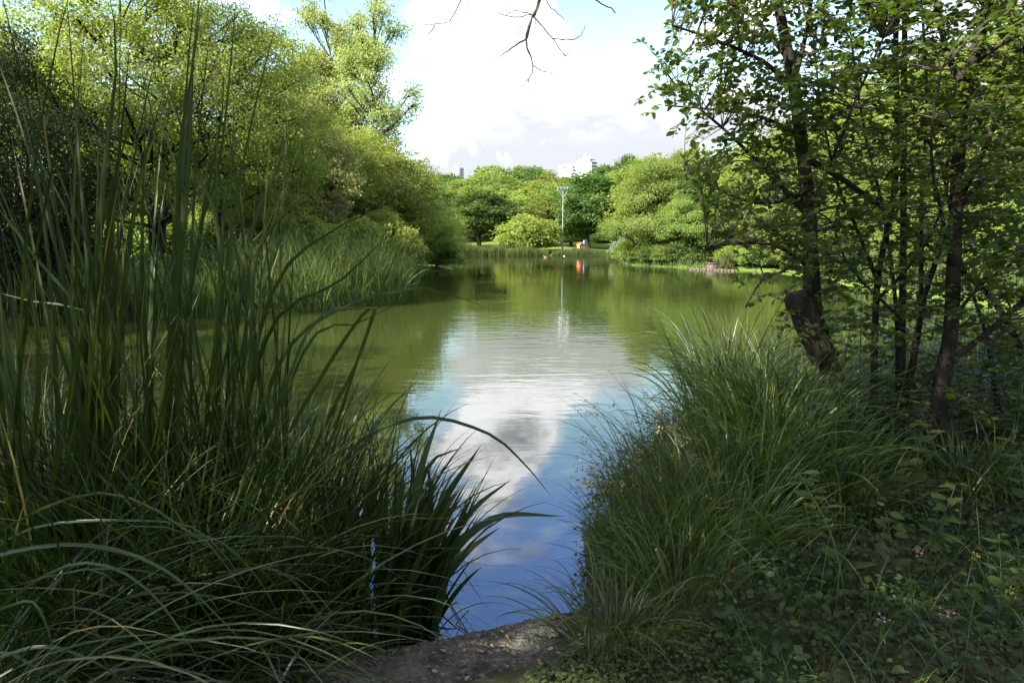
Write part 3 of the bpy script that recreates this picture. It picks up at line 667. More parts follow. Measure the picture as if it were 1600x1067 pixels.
def duck(x_, y_, label, mat, sc, rz):
    p = G(x_, y_, 0.); r = empty('duck', p, label, 'bird', rz=rz); r.scale = (sc,)*3
    g = Geo(); pts = np.array([(-.30, 0, .13), (-.24, 0, .10), (-.12, 0, .07), (.05, 0, .07), (.17, 0, .09), (.23, 0, .12)]); g.tube(pts, [.015, .055, .105, .115, .08, .03], 10)
    g.tube(spline([(.17, 0, .10), (.22, 0, .18), (.235, 0, .25)], 6), [.055, .045, .04, .038, .04, .045], 8); g.tube([(.19, 0, .27), (.235, 0, .28), (.29, 0, .265)], [.03, .052, .03], 8); g.build('body', M[mat], r, smooth=True)
    g = Geo(); g.tube([(.28, 0, .265), (.35, 0, .25)], [.022, .012], 6); g.build('bill', M['yel'], r)
duck(852, 402.2, 'brown duck swimming left before the far reeds', 'duckb', .8, pi); duck(881.5, 400.3, 'white water bird near the far shore below the mast', 'signw', .5, .3)
duck(924, 400.4, 'dark water bird near the far shore below the big lawn tree', 'wood', .6, 2.9)

# island edge: stone ledge, block, fence
def ledge():
    g = Geo(); a = G(1078, 421.5); b = G(1148, 424.0)
    L = 14; p = np.linspace(a, b, L); rg = np.random.default_rng(2)
    for k in range(L-1):
        q, s_ = p[k], p[k+1]; h = .09+rg.uniform(0, .06); e = .02
        v = [(q[0]+e, q[1], -.2), (s_[0]-e, s_[1], -.2), (s_[0]-e, s_[1]+.6, -.2), (q[0]+e, q[1]+.6, -.2)]
        g.add([*v, *[(x, y, h) for x, y, _ in v]], [(0,3,2,1),(4,5,6,7),(0,1,5,4),(1,2,6,5),(2,3,7,6),(3,0,4,7)])
    tag(g.build('stone_ledge', M['stone']), 'low pinkish stone ledge along the island waterline', 'ledge')
    q = G(1114.5, 422.3); g = Geo(); g.box((-.32, -.05, -.3), (.32, .6, .42)); g.box((-.36, -.09, .42), (.36, .64, .5)); o = g.build('stone_block', M['stone']); o.location = tuple(q); tag(o, 'squat pinkish stone block standing on the island ledge', 'stone block')
    r = empty('wooden_fence', P(1100, 410, 52.0)*np.array((1, 1, 0))+np.array((0, 0, hz(P(1100, 410, 52.0)[0], 52.0))), 'dark wooden picket fence in the shade behind the island ledge', 'fence')
    for k in range(19):
        g = Geo(); x = -.8+k*.2; g.prism([(x-.05, 0), (x+.05, 0), (x+.05, 1.25), (x, 1.34), (x-.05, 1.25)], -.012, .012); g.build('picket', M['wood'], r)
    for z in (.35, 1.0):
        g = Geo(); g.box((-.9, .013, z-.045), (2.9, .05, z+.045)); g.build('rail', M['wood'], r)
ledge()

# towers on the skyline
def tower_a():
    d = 520.; k = d/FPX
    def X(px): return (px-800)*k
    def Z(py): return P(800, py, d)[2]
    r = empty('tower_block', (X(905), d, hz(X(905), d)), 'white stepped tower block with tapered grey stair shaft above the far trees', 'building'); z0 = r.location[2]; x0 = r.location[0]
    def blk(name, xa, xb, yt, yb, y0, y1, mat, par=r):
        g = Geo(); g.box((X(xa)-x0, y0, (Z(yb) if yb else z0)-z0), (X(xb)-x0, y1, Z(yt)-z0)); return g.build(name, M[mat], par)
    def win(xa, xb, yt, yb, y0, par): return blk('window', xa, xb, yt, yb, y0-.15, y0-.02, 'glass', par)
    b1 = blk('left_wing', 874, 899.5, 257.5, None, 0, 14, 'white'); blk('end_wall', 886.5, 891, 257, None, -2, -.05, 'white')
    b2 = blk('main_block', 902, 908.6, 249.6, None, -4, 14, 'white'); b3 = blk('right_block', 917, 930.6, 249.4, None, 2, 18, 'white'); b4 = blk('front_block', 908.7, 919.8, 256, None, -8, 1.9, 'white')
    blk('cornice', 916.8, 930.9, 248.2, 249.4, 1.8, 18.2, 'grey'); blk('cornice', 891.2, 899.8, 256.4, 257.5, -.4, 14.2, 'grey')
    for i in range(6): win(893, 898.5, 260+i*5, 262.5+i*5, 0, b1); win(921, 929.5, 253+i*5, 255.8+i*5, 2, b3); win(876, 885, 261+i*5, 263+i*5, 0, b1)
    g = Geo(); w0, w1 = (X(908.4)-x0, X(918.2)-x0); t0, t1 = (X(910.3)-x0, X(917.6)-x0)
    g.prism([(w0, Z(256)-z0), (w1, Z(256)-z0), (t1, Z(240.5)-z0), (t0, Z(240.5)-z0)], -3, 6); s_ = g.build('stair_shaft', M['grey'], r)
    g = Geo(); g.box((X(913)-x0, -3.2, Z(242.5)-z0), (X(916.5)-x0, -3.03, Z(241.2)-z0)); g.build('opening', M['glass'], s_)
tower_a()
def tower_b():
    d = 640.; k = d/FPX; X = lambda px: (px-718)*k; x0 = (718-800)*k; z0 = hz(x0, d); Z = lambda py: P(800, py, d)[2]-z0
    r = empty('distant_tower', (x0, d, z0), 'small pale grey stepped tower at the left of the skyline', 'building')
    g = Geo(); g.prism([(X(710), 0), (X(716), 0), (X(716), Z(259)), (X(713), Z(259)), (X(710), Z(263))], 0, 9); g.build('left_block', M['white'], r)
    g = Geo(); g.prism([(X(716.1), 0), (X(721), 0), (X(719.6), Z(255.5)), (X(717), Z(255.5))], -2, 7); g.build('shaft', M['grey'], r)
    g = Geo(); g.box((X(721.1), 1, 0), (X(726), 9, Z(262))); b = g.build('right_block', M['grey'], r)
    for i in range(4):
        g = Geo(); g.box((X(722), .8, Z(266+i*4)), (X(725.5), .97, Z(264.5+i*4))); g.build('window', M['glass'], b)
tower_b()

# ------------------------------------------------------------------ left bank reeds
def scatter_poly(rg, n, poly):
    poly = np.asarray(poly, float); lo, hi = poly.min(0), poly.max(0); out = np.zeros((0, 2))
    while len(out) < n:
        q = rg.uniform(lo, hi, (n*2, 2)); ins = np.zeros(len(q), bool)
        for (ax, ay), (bx, by) in zip(poly, np.roll(poly, -1, 0)):
            c_ = (ay > q[:,1]) != (by > q[:,1]); ins ^= c_ & (q[:,0] < ax+(q[:,1]-ay)*(bx-ax)/((by-ay) or 1e-9))
        out = np.concatenate([out, q[ins]])
    return out[:n]
def bed(name, seed, n, poly, L, W, label, mat='reedbed', lean=(0, .22), droop=(.05, .8), seg=5, cat='reeds', shift=0., irr=.22):
    rg = np.random.default_rng(seed); q = scatter_poly(rg, n, poly); z = np.maximum(hgt(q), -.05); g = Geo()
    cl = np.sin(q[:,0]*2.1)*np.cos(q[:,1]*1.7)
    blades(g, rg, np.column_stack([q, z]), rg.uniform(0, 6.28, n), rg.uniform(*lean, n), rg.uniform(*L, n)*(1+.12*cl+irr*np.sin(q[:,0]*5.3+2*np.sin(q[:,1]*3.1))*np.sin(q[:,1]*4.7+q[:,0])), rg.uniform(*droop, n), rg.uniform(*W, n), seg, across=2, fold=0, var=np.clip(.5+shift+rg.normal(0, .2, n)+.12*cl, 0, 1))
    return tag(g.build(name, M[mat]), label, cat, kind='stuff')
bed('reed_bed', 41, 7500, [(-7.8,16.6),(-5.4,17.5),(-3.3,20.3),(-3.2,23.6),(-6.0,26),(-8.5,24)], (.6, 1.9), (.015, .03), 'dense reed bed along the left shore in front of the trees', lean=(0, .42), droop=(.05, 1.1), irr=.42)
for k, (x_, yt, w_, d_, mt) in enumerate([(130,392,110,18.6,'far_b'),(225,398,100,18.8,'far_a'),(315,396,90,19.4,'far_b'),(215,345,120,24,'far_a'),(330,352,110,25,'far_b'),(410,335,110,26,'far_a'),(480,340,100,27,'far_c'),(550,345,100,28,'far_a'),(610,352,80,30,'far_c')]):
    tree_px(B0, x_, yt, w_, d_, 'leafy bush between the left reed bed and the trees behind it', 'bush', 'bushes behind the left reed bed', mat=mt, name='round_bush')
bed('bright_sedge', 42, 2200, [(-10.2,15.1),(-7.2,16.5),(-7.0,17.6),(-9.8,17.4)], (.7, 1.3), (.015, .03), 'sunlit bright green sedge at the waterline behind the tall reeds', 'grass', shift=.3)
bed('shore_grass', 43, 2500, [(-6.9,42.8),(-5.8,33),(-3.7,24),(-5.0,24),(-7.6,34),(-8.5,44)], (.5, 1.2), (.03, .05), 'rough grass along the left shore beyond the reed bed', 'reedbed', cat='grass')
bed('shore_reeds', 44, 4000, [(12.0,13.5),(13.6,19),(13.9,27),(16.2,33),(18.2,33),(16,19),(14,13)], (.9, 1.9), (.02, .035), 'pale green reeds along the right shore behind the sallow stems', 'reedbed', shift=.2)
bed('island_grass', 46, 2600, [(9.8,57),(10.3,66),(12.3,80),(14,80),(12.5,66),(12,56.5),(14.6,48),(14.2,46.6),(12,52)], (.25, .6), (.03, .05), 'short rough grass on the island edge', 'reedbed', cat='grass')
bed('dark_reeds', 47, 4200, [(-19,14.0),(-11,14.2),(-8.5,15.3),(-8.5,17.2),(-19,17)], (.5, 1.3), (.02, .03), 'dark reeds at the waterline below the shaded willow shrub', 'reed')
bed('bank_grass', 45, 5200, [(2.2,7.0),(5.2,8.8),(8,10),(11.5,12.8),(14,12),(10,8),(5,6.2)], (.35, .85), (.008, .014), 'long grass on the right bank behind the sallow stems', 'grass', cat='grass', shift=.15)

# ------------------------------------------------------------------ foreground left
def clump(name, seed, cx, cy, n, rad, L, W, lean, droop, label, mat='reed', cat='reeds', group=None, az=None, seg=9, pw=1.6, hero=(), hw=1.0, extra=0, z=None, twist=.9, across=3, parts=()):
    rg = np.random.default_rng(seed); g = Geo()
    if n:
        a = rg.uniform(0, 6.28, n); rr = rad*np.sqrt(rg.uniform(0, 1, n)); q = np.stack([cx+rr*np.cos(a), cy+rr*np.sin(a)], -1)
        zz = np.maximum(hgt(q), -.06) if z is None else np.full(n, z)
        A = a+rg.normal(0, .6, n) if az is None else rg.normal(az[0], az[1], n)
        blades(g, rg, np.column_stack([q, zz]), A, rg.uniform(*lean, n)*(.4+.6*rr/rad), rg.uniform(*L, n), rg.uniform(*droop, n), rg.uniform(*W, n), seg, pw, twist=twist, across=across)
    for h in hero: hero_blade(g, rg, h[0], h[1], h[2]*hw)
    if extra:
        q = np.column_stack([cx+rg.normal(0, .12, extra), cy+rg.normal(0, .12, extra), np.full(extra, max(hz(cx, cy), 0))])
        blades(g, rg, q, rg.normal(0, .8, extra)+np.where(rg.uniform(size=extra) < .45, pi, 0), rg.uniform(0, .16, extra), rg.uniform(2.1, 3.0, extra), rg.uniform(.02, .38, extra), rg.uniform(.013, .022, extra), 10, twist=1.0)
    base = np.array((cx, cy, max(hz(cx, cy), 0) if z is None else z))
    return tag(g.build(name, M[mat], loc=base), label, cat, group)
def hero_blade(g, rg, pts, d, wpx, d1=None, var=None):
    n = len(pts); dd = np.linspace(d, d if d1 is None else d1, n); p = spline([P(x, y, q) for (x, y), q in zip(pts, dd)], 16)
    tg = nrm(np.gradient(p, axis=0)); view = nrm(p-np.array((0, 0, CAMZ))); side = np.cross(tg, view); ang = rg.normal(0, .22)
    side = nrm(side)*cos(ang)+view*sin(ang)
    ribbons(g, p[None], np.array([wpx/FPX*np.mean(dd)]), side[None], np.array([rg.uniform(.3, .8) if var is None else var]))
GT = 'tall reeds in the left foreground'
def xy(px, d): return ((px-800)/FPX*d*1.0, d)
def H(*items): return [(list(p), d, w_*.78) for p, d, w_ in items]
specs = [
 (xy(135, 3.1), 50, 'tallest reed clump at the left, upright blades reaching the top of the view', H(
   ([(140,950),(148,560),(160,300),(182,90),(166,-30)], 3.1, 13), ([(130,900),(150,520),(185,250),(203,66)], 3.0, 12), ([(160,900),(190,500),(215,300),(257,138)], 3.15, 13),
   ([(120,880),(118,500),(124,300),(121,75)], 3.2, 8), ([(110,860),(140,420),(95,170),(56,86)], 3.1, 9), ([(100,880),(75,400),(30,150),(-6,72)], 3.0, 8), ([(150,860),(180,500),(150,250),(92,95)], 3.2, 9),
   ([(150,930),(165,600),(170,420),(196,150)], 3.05, 14), ([(135,940),(128,600),(150,400),(153,200)], 3.1, 12))),
 (xy(280, 3.3), 46, 'second tall reed clump, blades crossing over the locust tree', H(
   ([(255,930),(268,520),(280,250),(300,110),(317,-8)], 3.3, 12), ([(270,940),(278,480),(292,200),(318,-70)], 3.35, 12), ([(290,900),(345,420),(300,250),(228,42)], 3.3, 8),
   ([(260,900),(300,430),(345,240),(372,-40)], 3.5, 7), ([(250,900),(300,440),(350,150),(320,76)], 3.4, 9), ([(230,880),(262,560),(290,330),(304,60)], 3.2, 11), ([(240,890),(230,600),(222,400),(228,138)], 3.3, 9))),
 (xy(380, 3.5), 36, 'tall reed clump whose blades lean right over the water', H(
   ([(350,900),(375,450),(430,270),(494,156)], 3.5, 12), ([(340,880),(345,420),(360,260),(388,186)], 3.5, 9), ([(365,900),(392,560),(400,400),(450,330),(532,254)], 3.4, 9), ([(360,880),(385,500),(400,300),(404,262)], 3.5, 9),
   ([(350,820),(420,470),(520,360),(625,318)], 3.3, 9, ), ([(340,840),(420,520),(530,440),(622,352)], 3.4, 9), ([(360,830),(440,560),(560,470),(640,452)], 3.3, 9), ([(380,800),(480,520),(560,480),(620,488)], 3.3, 8),
   ([(380,810),(480,540),(560,505),(636,466)], 3.45, 7), ([(440,800),(520,640),(560,560),(610,420)], 3.6, 7), ([(400,760),(560,500),(640,452),(700,460),(765,482)], 3.4, 8), ([(480,800),(540,620),(590,470),(640,345)], 3.7, 6))),
 (xy(30, 2.9), 44, 'leaning reed clump at the left edge', H(
   ([(20,950),(60,600),(40,420),(-20,270)], 2.9, 10), ([(60,880),(120,520),(60,410),(-30,290)], 2.8, 9), ([(100,900),(140,520),(60,475),(-30,452)], 2.9, 7), ([(80,860),(150,560),(110,350),(60,250)], 3.0, 8))),
]
for k, ((cx, cy), n, lab, hero) in enumerate(specs):
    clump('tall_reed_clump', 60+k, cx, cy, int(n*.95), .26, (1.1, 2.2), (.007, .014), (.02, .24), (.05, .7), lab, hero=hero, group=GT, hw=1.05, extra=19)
# lower reeds
low = [((-2.05, 2.75), 'low reed clump at the left edge in front of the tall reeds'), ((-1.55, 2.75), 'low dense reeds below the tallest reed clump'), ((-1.15, 3.0), 'low reeds between the tallest clump and the water'),
       ((-1.9, 3.5), 'low reeds behind the tallest reed clump'), ((-2.6, 3.6), 'sunlit low reeds at the far left behind the leaning clump'), ((-1.3, 3.65), 'low reeds standing in water behind the second tall clump'),
       ((-.95, 3.35), 'low reeds standing in water left of the iris fan'), ((-.75, 2.95), 'dark reed shoots nearest the kerb, left of the iris fan'), ((-3.2, 4.3), 'reeds at the far left margin of the pond'), ((-.72, 3.75), 'thin reeds in open water behind the iris fan')]
for k, ((cx, cy), lab) in enumerate(low):
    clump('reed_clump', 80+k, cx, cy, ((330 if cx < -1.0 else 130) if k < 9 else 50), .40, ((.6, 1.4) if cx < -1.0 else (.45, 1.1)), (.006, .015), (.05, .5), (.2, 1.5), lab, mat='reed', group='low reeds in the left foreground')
# iris fan
ih = H(([(640,1005),(640,850),(655,740),(690,638)], 2.9, 17), ([(655,1000),(665,880),(690,790),(753,693)], 2.9, 14), ([(630,1000),(640,860),(668,730),(727,698)], 3.0, 10), ([(665,1000),(690,880),(735,800),(801,747)], 2.9, 12),
    ([(670,995),(700,870),(760,815),(820,802)], 2.85, 11), ([(670,1000),(690,890),(770,810),(884,806)], 2.85, 12), ([(675,1000),(700,890),(730,860),(783,822)], 2.8, 12), ([(650,1000),(655,870),(690,780),(712,780)], 2.9, 11),
    ([(520,760),(560,690),(660,652),(760,676),(815,720),(866,781)], 3.1, 5), ([(645,1000),(650,880),(672,800),(668,715)], 2.95, 13), ([(660,1000),(680,880),(710,830),(745,760)], 2.9, 12), ([(655,1000),(670,860),(700,800),(715,785)], 2.95, 11), ([(640,1000),(632,850),(645,760),(640,690)], 3.0, 12))
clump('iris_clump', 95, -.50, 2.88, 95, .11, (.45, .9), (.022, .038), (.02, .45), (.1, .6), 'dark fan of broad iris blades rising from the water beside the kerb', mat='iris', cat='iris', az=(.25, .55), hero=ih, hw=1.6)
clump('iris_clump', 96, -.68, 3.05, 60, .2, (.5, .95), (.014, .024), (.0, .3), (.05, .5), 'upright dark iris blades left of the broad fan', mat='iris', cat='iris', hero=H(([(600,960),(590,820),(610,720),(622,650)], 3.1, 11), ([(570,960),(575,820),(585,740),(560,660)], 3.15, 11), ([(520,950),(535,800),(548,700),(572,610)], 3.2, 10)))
# arching sedges front left
sh = [H(([(-120,930),(0,830),(124,774),(210,780),(285,825),(337,862),(431,1008)], 2.3, 10), ([(-60,900),(50,825),(225,813),(315,832),(397,926)], 2.35, 9), ([(-100,950),(-40,880),(120,850),(260,892),(405,1027)], 2.1, 13),
        ([(-60,1000),(60,905),(150,880),(240,930),(330,1060)], 2.0, 12), ([(-80,960),(40,860),(180,862),(290,915),(390,1070)], 2.15, 10)),
      H(([(250,960),(320,870),(394,842),(450,838),(506,855),(551,875)], 2.6, 9), ([(260,960),(330,880),(397,862),(469,853),(544,862),(600,885),(648,918)], 2.6, 8), ([(300,900),(430,890),(500,960),(565,1042)], 2.5, 9), ([(200,940),(260,850),(330,840),(400,900),(455,1000)], 2.4, 9)),
      H(([(-60,980),(20,945),(60,950),(100,1067)], 1.95, 10), ([(-60,1050),(60,1010),(140,1030),(210,1075)], 1.9, 13), ([(-50,1040),(10,1020),(70,1052)], 1.95, 14)),
      H(([(330,1066),(420,1042),(500,1040),(600,1062)], 2.3, 9), ([(380,1066),(470,1048),(560,1052),(650,1075)], 2.25, 9))]
sc_ = [(-1.75, 2.25, 'arching sedge sweeping right across the left foreground'), (-1.15, 2.5, 'arching sedge in front of the low reeds, pale upper leaves'), (-1.7, 1.9, 'arching sedge in the bottom left corner'), (-.95, 2.15, 'arching sedge beside the kerb end')]
for k, ((cx, cy, lab), hero) in enumerate(zip(sc_, sh)):
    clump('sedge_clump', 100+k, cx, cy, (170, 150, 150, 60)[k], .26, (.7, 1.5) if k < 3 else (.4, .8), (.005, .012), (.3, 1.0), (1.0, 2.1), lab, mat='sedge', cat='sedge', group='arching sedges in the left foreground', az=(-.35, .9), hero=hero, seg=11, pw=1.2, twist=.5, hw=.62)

# ------------------------------------------------------------------ foreground right: grasses
gr = [((1.85, 4.75), 'tall fountain grass at the left front of the leaning trunk'), ((2.15, 5.3), 'tall fountain grass directly left of the leaning trunk'), ((1.75, 5.5), 'bright fountain grass standing nearest the pond'), ((2.4, 4.6), 'arching grass in front of the leaning trunk foot'),
      ((1.5, 4.15), 'grass clump on the bank edge left of the fountain grass'), ((2.0, 3.9), 'shaded grass clump in front of the thin stems'), ((2.75, 5.4), 'grass clump between the trunk and thin stems'), ((2.05, 6.2), 'fountain grass at the tip of the right bank'), ((1.9, 4.25), 'pale edged grass clump in the middle of the right bank'), ((2.9, 4.2), 'drooping grass beside the dark right trunk')]
for k, ((cx, cy), lab) in enumerate(gr):
    n = (440, 480, 360, 330, 260, 280, 300, 400, 300, 220)[k]; tall = (1.02, .98, 1.12, .42, .85, .52, .5, 1.15, .72, .42)[k]
    clump('fountain_grass', 120+k, cx, cy, n, .30, (.5*tall, 1.2*tall), (.005, .014), (.05, .6), (.3, 2.2), lab, mat='grass', cat='grass', group='long grasses on the right bank', seg=8, twist=.7)
# wispy sedge with seed heads at the water edge
def wispy():
    rg = np.random.default_rng(140); g = Geo(); n = 240; cx, cy = .98, 3.95
    a = rg.uniform(0, 6.28, n); rr = .34*np.sqrt(rg.uniform(0, 1, n)); q = np.stack([cx+rr*np.cos(a)*.8, cy+rr*np.sin(a)*1.4], -1); z = np.maximum(hgt(q), -.02)
    blades(g, rg, np.column_stack([q, z]), np.where(rg.uniform(size=n) < .6, rg.normal(pi, .7, n), a), rg.uniform(.05, .5, n), rg.uniform(.35, 1.05, n), rg.uniform(.4, 1.9, n), rg.uniform(.003, .006, n), 8, across=2, fold=0)
    r = empty('seeding_sedge', (cx, cy, hz(cx, cy)), 'wispy sedge with brown seed heads leaning over the water edge', 'sedge')
    o = g.build('blades', M['grass'], r, loc=(cx, cy, hz(cx, cy)))
    g2 = Geo(); m_ = 150
    pos = np.stack([cx-rg.uniform(-.05, .62, m_), cy+rg.normal(0, .35, m_), rg.uniform(.25, .85, m_)], -1)
    for p in pos[:60]: leaves(g2, p+rg.normal(0, .012, (7, 3)), rg.normal(size=(7, 3)), rg.normal(size=(7, 3)), .018, .6)
    tag(g2.build('seed_heads', M['dry'], r, loc=(cx, cy, hz(cx, cy))), kind='stuff')
    for p in pos[:60]:
        g3 = None
wispy()
clump('kerb_grass', 150, .42, 2.62, 190, .17, (.22, .55), (.004, .008), (.25, 1.0), (1.0, 2.2), 'pale arching grass tuft growing over the right end of the kerb', mat='grass', cat='grass', twist=.6)
clump('kerb_grass', 151, .75, 2.95, 220, .25, (.2, .55), (.003, .007), (.1, .6), (.5, 1.8), 'fine grass tuft behind the pale tuft on the kerb', mat='grass', cat='grass')
clump('bank_tuft', 152, .72, 3.35, 220, .24, (.3, .7), (.003, .007), (.1, .6), (.4, 1.7), 'fine grass on the bank between kerb and seeding sedge', mat='grass', cat='grass')
clump('bank_tuft', 153, 1.1, 3.4, 300, .32, (.3, .75), (.004, .008), (.1, .6), (.4, 1.7), 'shaded grass on the bank behind the kerb grass', mat='grass', cat='grass')

for k, (cx, cy, lab) in enumerate([(.66, 3.75, 'low sedge tuft hanging over the bank edge nearest the kerb'), (.80, 4.4, 'low sedge tuft hanging over the bank edge beside the floating weed'), (1.12, 5.2, 'low sedge tuft on the bank edge below the bright fountain grass'), (1.55, 6.1, 'low sedge tuft on the bank edge at the far tip of the right bank')]):
    clump('edge_sedge', 154+k, cx, cy, 220, .20, (.14, .4), (.003, .007), (.1, .7), (.5, 1.8), lab, mat='grass', cat='sedge', group='sedge tufts on the bank edge', z=.03)
# ------------------------------------------------------------------ ground cover and weeds
def cover(name, seed, n, poly, size, hh, label, mat='cover', width=.72, tmpl=None):
    rg = np.random.default_rng(seed); q = scatter_poly(rg, n, poly); z = np.maximum(hgt(q), 0); cl = .5+.5*np.sin(q[:,0]*3.3+1)*np.sin(q[:,1]*4.1)
    pos = np.column_stack([q, z+rg.uniform(.01, 1, n)**1.4*hh*(.35+.65*cl)]); g = Geo()
    leaves(g, pos, rg.normal(size=(n, 3))*np.array((1, 1, .25)), np.array((0, -.25, 1.))+rg.normal(0, .35, (n, 3)), size*rg.uniform(.5, 1.35, n), width, np.clip(.45+rg.normal(0, .22, n), 0, 1), tmpl or LEAFN)
    return tag(g.build(name, M[mat]), label, 'ground cover', kind='stuff')
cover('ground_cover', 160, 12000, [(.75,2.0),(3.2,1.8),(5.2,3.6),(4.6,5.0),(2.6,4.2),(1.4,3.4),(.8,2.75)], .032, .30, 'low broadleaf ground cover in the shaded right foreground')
bed('shade_grass', 164, 1300, [(.75,2.0),(3.2,1.8),(5.2,3.6),(4.6,5.0),(2.6,4.2),(1.4,3.4),(.8,2.75)], (.15, .5), (.003, .006), 'thin grass among the ground cover in the right foreground', 'grass', (0, .6), (.3, 1.8), 6, cat='grass')
clo = leafmesh(np.array([0,.3,.7,1.]), np.array([0,.35,.4,0]), .1, -.1)
cover('small_weeds', 165, 9000, [(.75,2.0),(3.2,1.8),(5.2,3.6),(4.6,5.0),(2.6,4.2),(1.4,3.4),(.8,2.75)], .018, .22, 'small leaved weeds among the ground cover in the right foreground', 'weed', tmpl=clo)
cover('moss_patch', 161, 4200, [(-.05,2.0),(.9,1.9),(1.0,2.7),(.55,2.75),(.3,2.62),(.08,2.4)], .018, .07, 'bright small leaved ground cover beside the kerb', 'weed')
cover('leaf_litter', 162, 1300, [(-2.6,1.7),(-.6,1.9),(-.7,2.55),(-2.6,2.6)], .04, .12, 'small weeds under the arching sedges', 'cover')
cover('edge_weeds', 166, 3200, [(.22,2.9),(.34,3.3),(.43,3.9),(.55,4.4),(.88,5.4),(1.5,6.6),(1.9,6.5),(1.3,5.2),(1.0,4.2),(.8,3.2)], .024, .30, 'small leaved weeds along the right bank edge', 'weed')
cover('undergrowth', 163, 6500, [(2.6,5.2),(4.2,4.4),(6.8,5.6),(8.5,8.6),(5.5,8.2),(3.2,6.8)], .07, .85, 'leafy undergrowth beneath the sallow and thin stems', 'weed')

ROUND = leafmesh(np.array([0,.08,.3,.6,.85,1.]), np.array([0,.24,.44,.42,.22,0]), .12, -.15)
LANCE = leafmesh(np.array([0,.15,.4,.7,.9,1.]), np.array([0,.09,.14,.10,.04,0]), .2, -.35)
def herb(name, seed, h, tmpl, lsz, nl, lean=(.1, 0), mat='weed', flower=None, width=1.0, spread=(.25, 1.0)):
    rg = np.random.default_rng(seed); r = empty(name, (0, 0, 0)); g = Geo()
    p = spline([(0, 0, -.03), (lean[0]*.2*h, lean[1]*.2*h, h*.5), (lean[0]*h, lean[1]*h, h)], 10); g.tube(p, np.linspace(.005, .0018, 10), 5); g.build('stem', M['stem'], r)
    s_ = np.linspace(*spread, nl); pos = np.stack([np.interp(s_, np.linspace(0, 1, 10), p[:, k]) for k in range(3)], -1)
    a = np.arange(nl)*2.4+rg.normal(0, .3, nl); ax = np.stack([np.cos(a), np.sin(a), .35+.2*rg.normal(size=nl)], -1)
    g = Geo(); pos2 = pos+nrm(ax)*lsz*.15; leaves(g, pos2, ax, np.array((0, 0, 1.))+rg.normal(0, .15, (nl, 3)), lsz*(1.1-.55*s_)*rg.uniform(.8, 1.2, nl), width, rg.uniform(.3, .9, nl), tmpl); g.build('leaves', M[mat], r)
    if flower:
        g = Geo(); m_ = 14; g_pos = p[-1]+rg.normal(0, .007, (m_, 3)); leaves(g, g_pos, rg.normal(size=(m_, 3))+np.array((0, 0, .6)), rg.normal(size=(m_, 3)), .011, .5); g.build('flower', M[flower], r)
    reg(r); return r
def spread_herb(pr, pts, labels, cat, group, rs=(.8, 1.25), seed=1):
    rg = np.random.default_rng(seed)
    for k, (x, y) in enumerate(pts):
        if k == 0: o = pr
        else:
            o = pr.copy(); COL.objects.link(o)
            for c_ in PARTS[pr.name]:
                d = c_.copy(); COL.objects.link(d); d.parent = o
        s_ = rg.uniform(*rs); o.location = (x, y, max(0, hz(x, y))); o.rotation_euler = (rg.normal(0, .08), rg.normal(0, .08), rg.uniform(0, 6.28)); o.scale = (s_,)*3
        tag(o, labels if isinstance(labels, str) else labels[k], cat, group)
sap = herb('broadleaf_sapling', 170, .62, ROUND, .13, 16, (.2, -.15), 'weed', width=.82)
spread_herb(sap, [(1.72,2.95),(2.1,3.2),(1.45,2.75),(2.45,2.9),(2.7,3.4),(1.95,2.55),(2.9,2.9),(1.6,3.35),(3.1,3.6),(2.3,3.7)],
  'knee high sapling with broad rounded leaves in the shaded right foreground', 'sapling', 'broadleaf saplings', (.65, 1.15), 3)
tw = herb('tall_weed', 171, 1.35, LANCE, .17, 34, (.06, .04), 'weed', width=1.0, spread=(.1, 1.))
rg = np.random.default_rng(8); pts = [(rg.uniform(2.7, 5.4), rg.uniform(4.3, 7.2)) for _ in range(46)]
spread_herb(tw, pts, 'tall narrow leaved weed in the undergrowth below the right trees', 'weed', 'tall weeds under the right trees', (.6, 1.15), 4)
sm = herb('budding_weed', 172, .42, LANCE, .10, 14, (.05, 0), 'weed', 'dry')
spread_herb(sm, [tuple(G(262, 1030, .12)[:2]), tuple(G(205, 1045, .12)[:2]), tuple(G(175, 1040, .12)[:2])], ['slender budding weed in front of the left sedges, rightmost', 'slender budding weed in front of the left sedges, middle one', 'slender budding weed in front of the left sedges, nearest the left edge'], 'weed', 'budding weeds', (.85, 1.1), 5)
cf = herb('clover_plant', 173, .2, ROUND, .05, 7, (.1, .1), 'weed', 'pink', width=.85)
spread_herb(cf, [tuple(G(x, y, .17)[:2]) for x, y in ((1362,1045),(1495,1060),(1420,928))], 'low plant with a single pink flower head in the shaded right corner', 'flower', 'pink clover flowers', (.8, 1.2), 6)
yf = herb('buttercup_plant', 174, .24, ROUND, .045, 6, (.1, -.1), 'weed', 'yel', width=.8)
spread_herb(yf, [tuple(G(x, y, .2)[:2]) for x, y in ((1505,948),(1565,998))], ['small yellow flower in the right corner, the upper one', 'small yellow flower in the right corner, the lower one'], 'flower', 'yellow flowers', (.9, 1.1), 7)

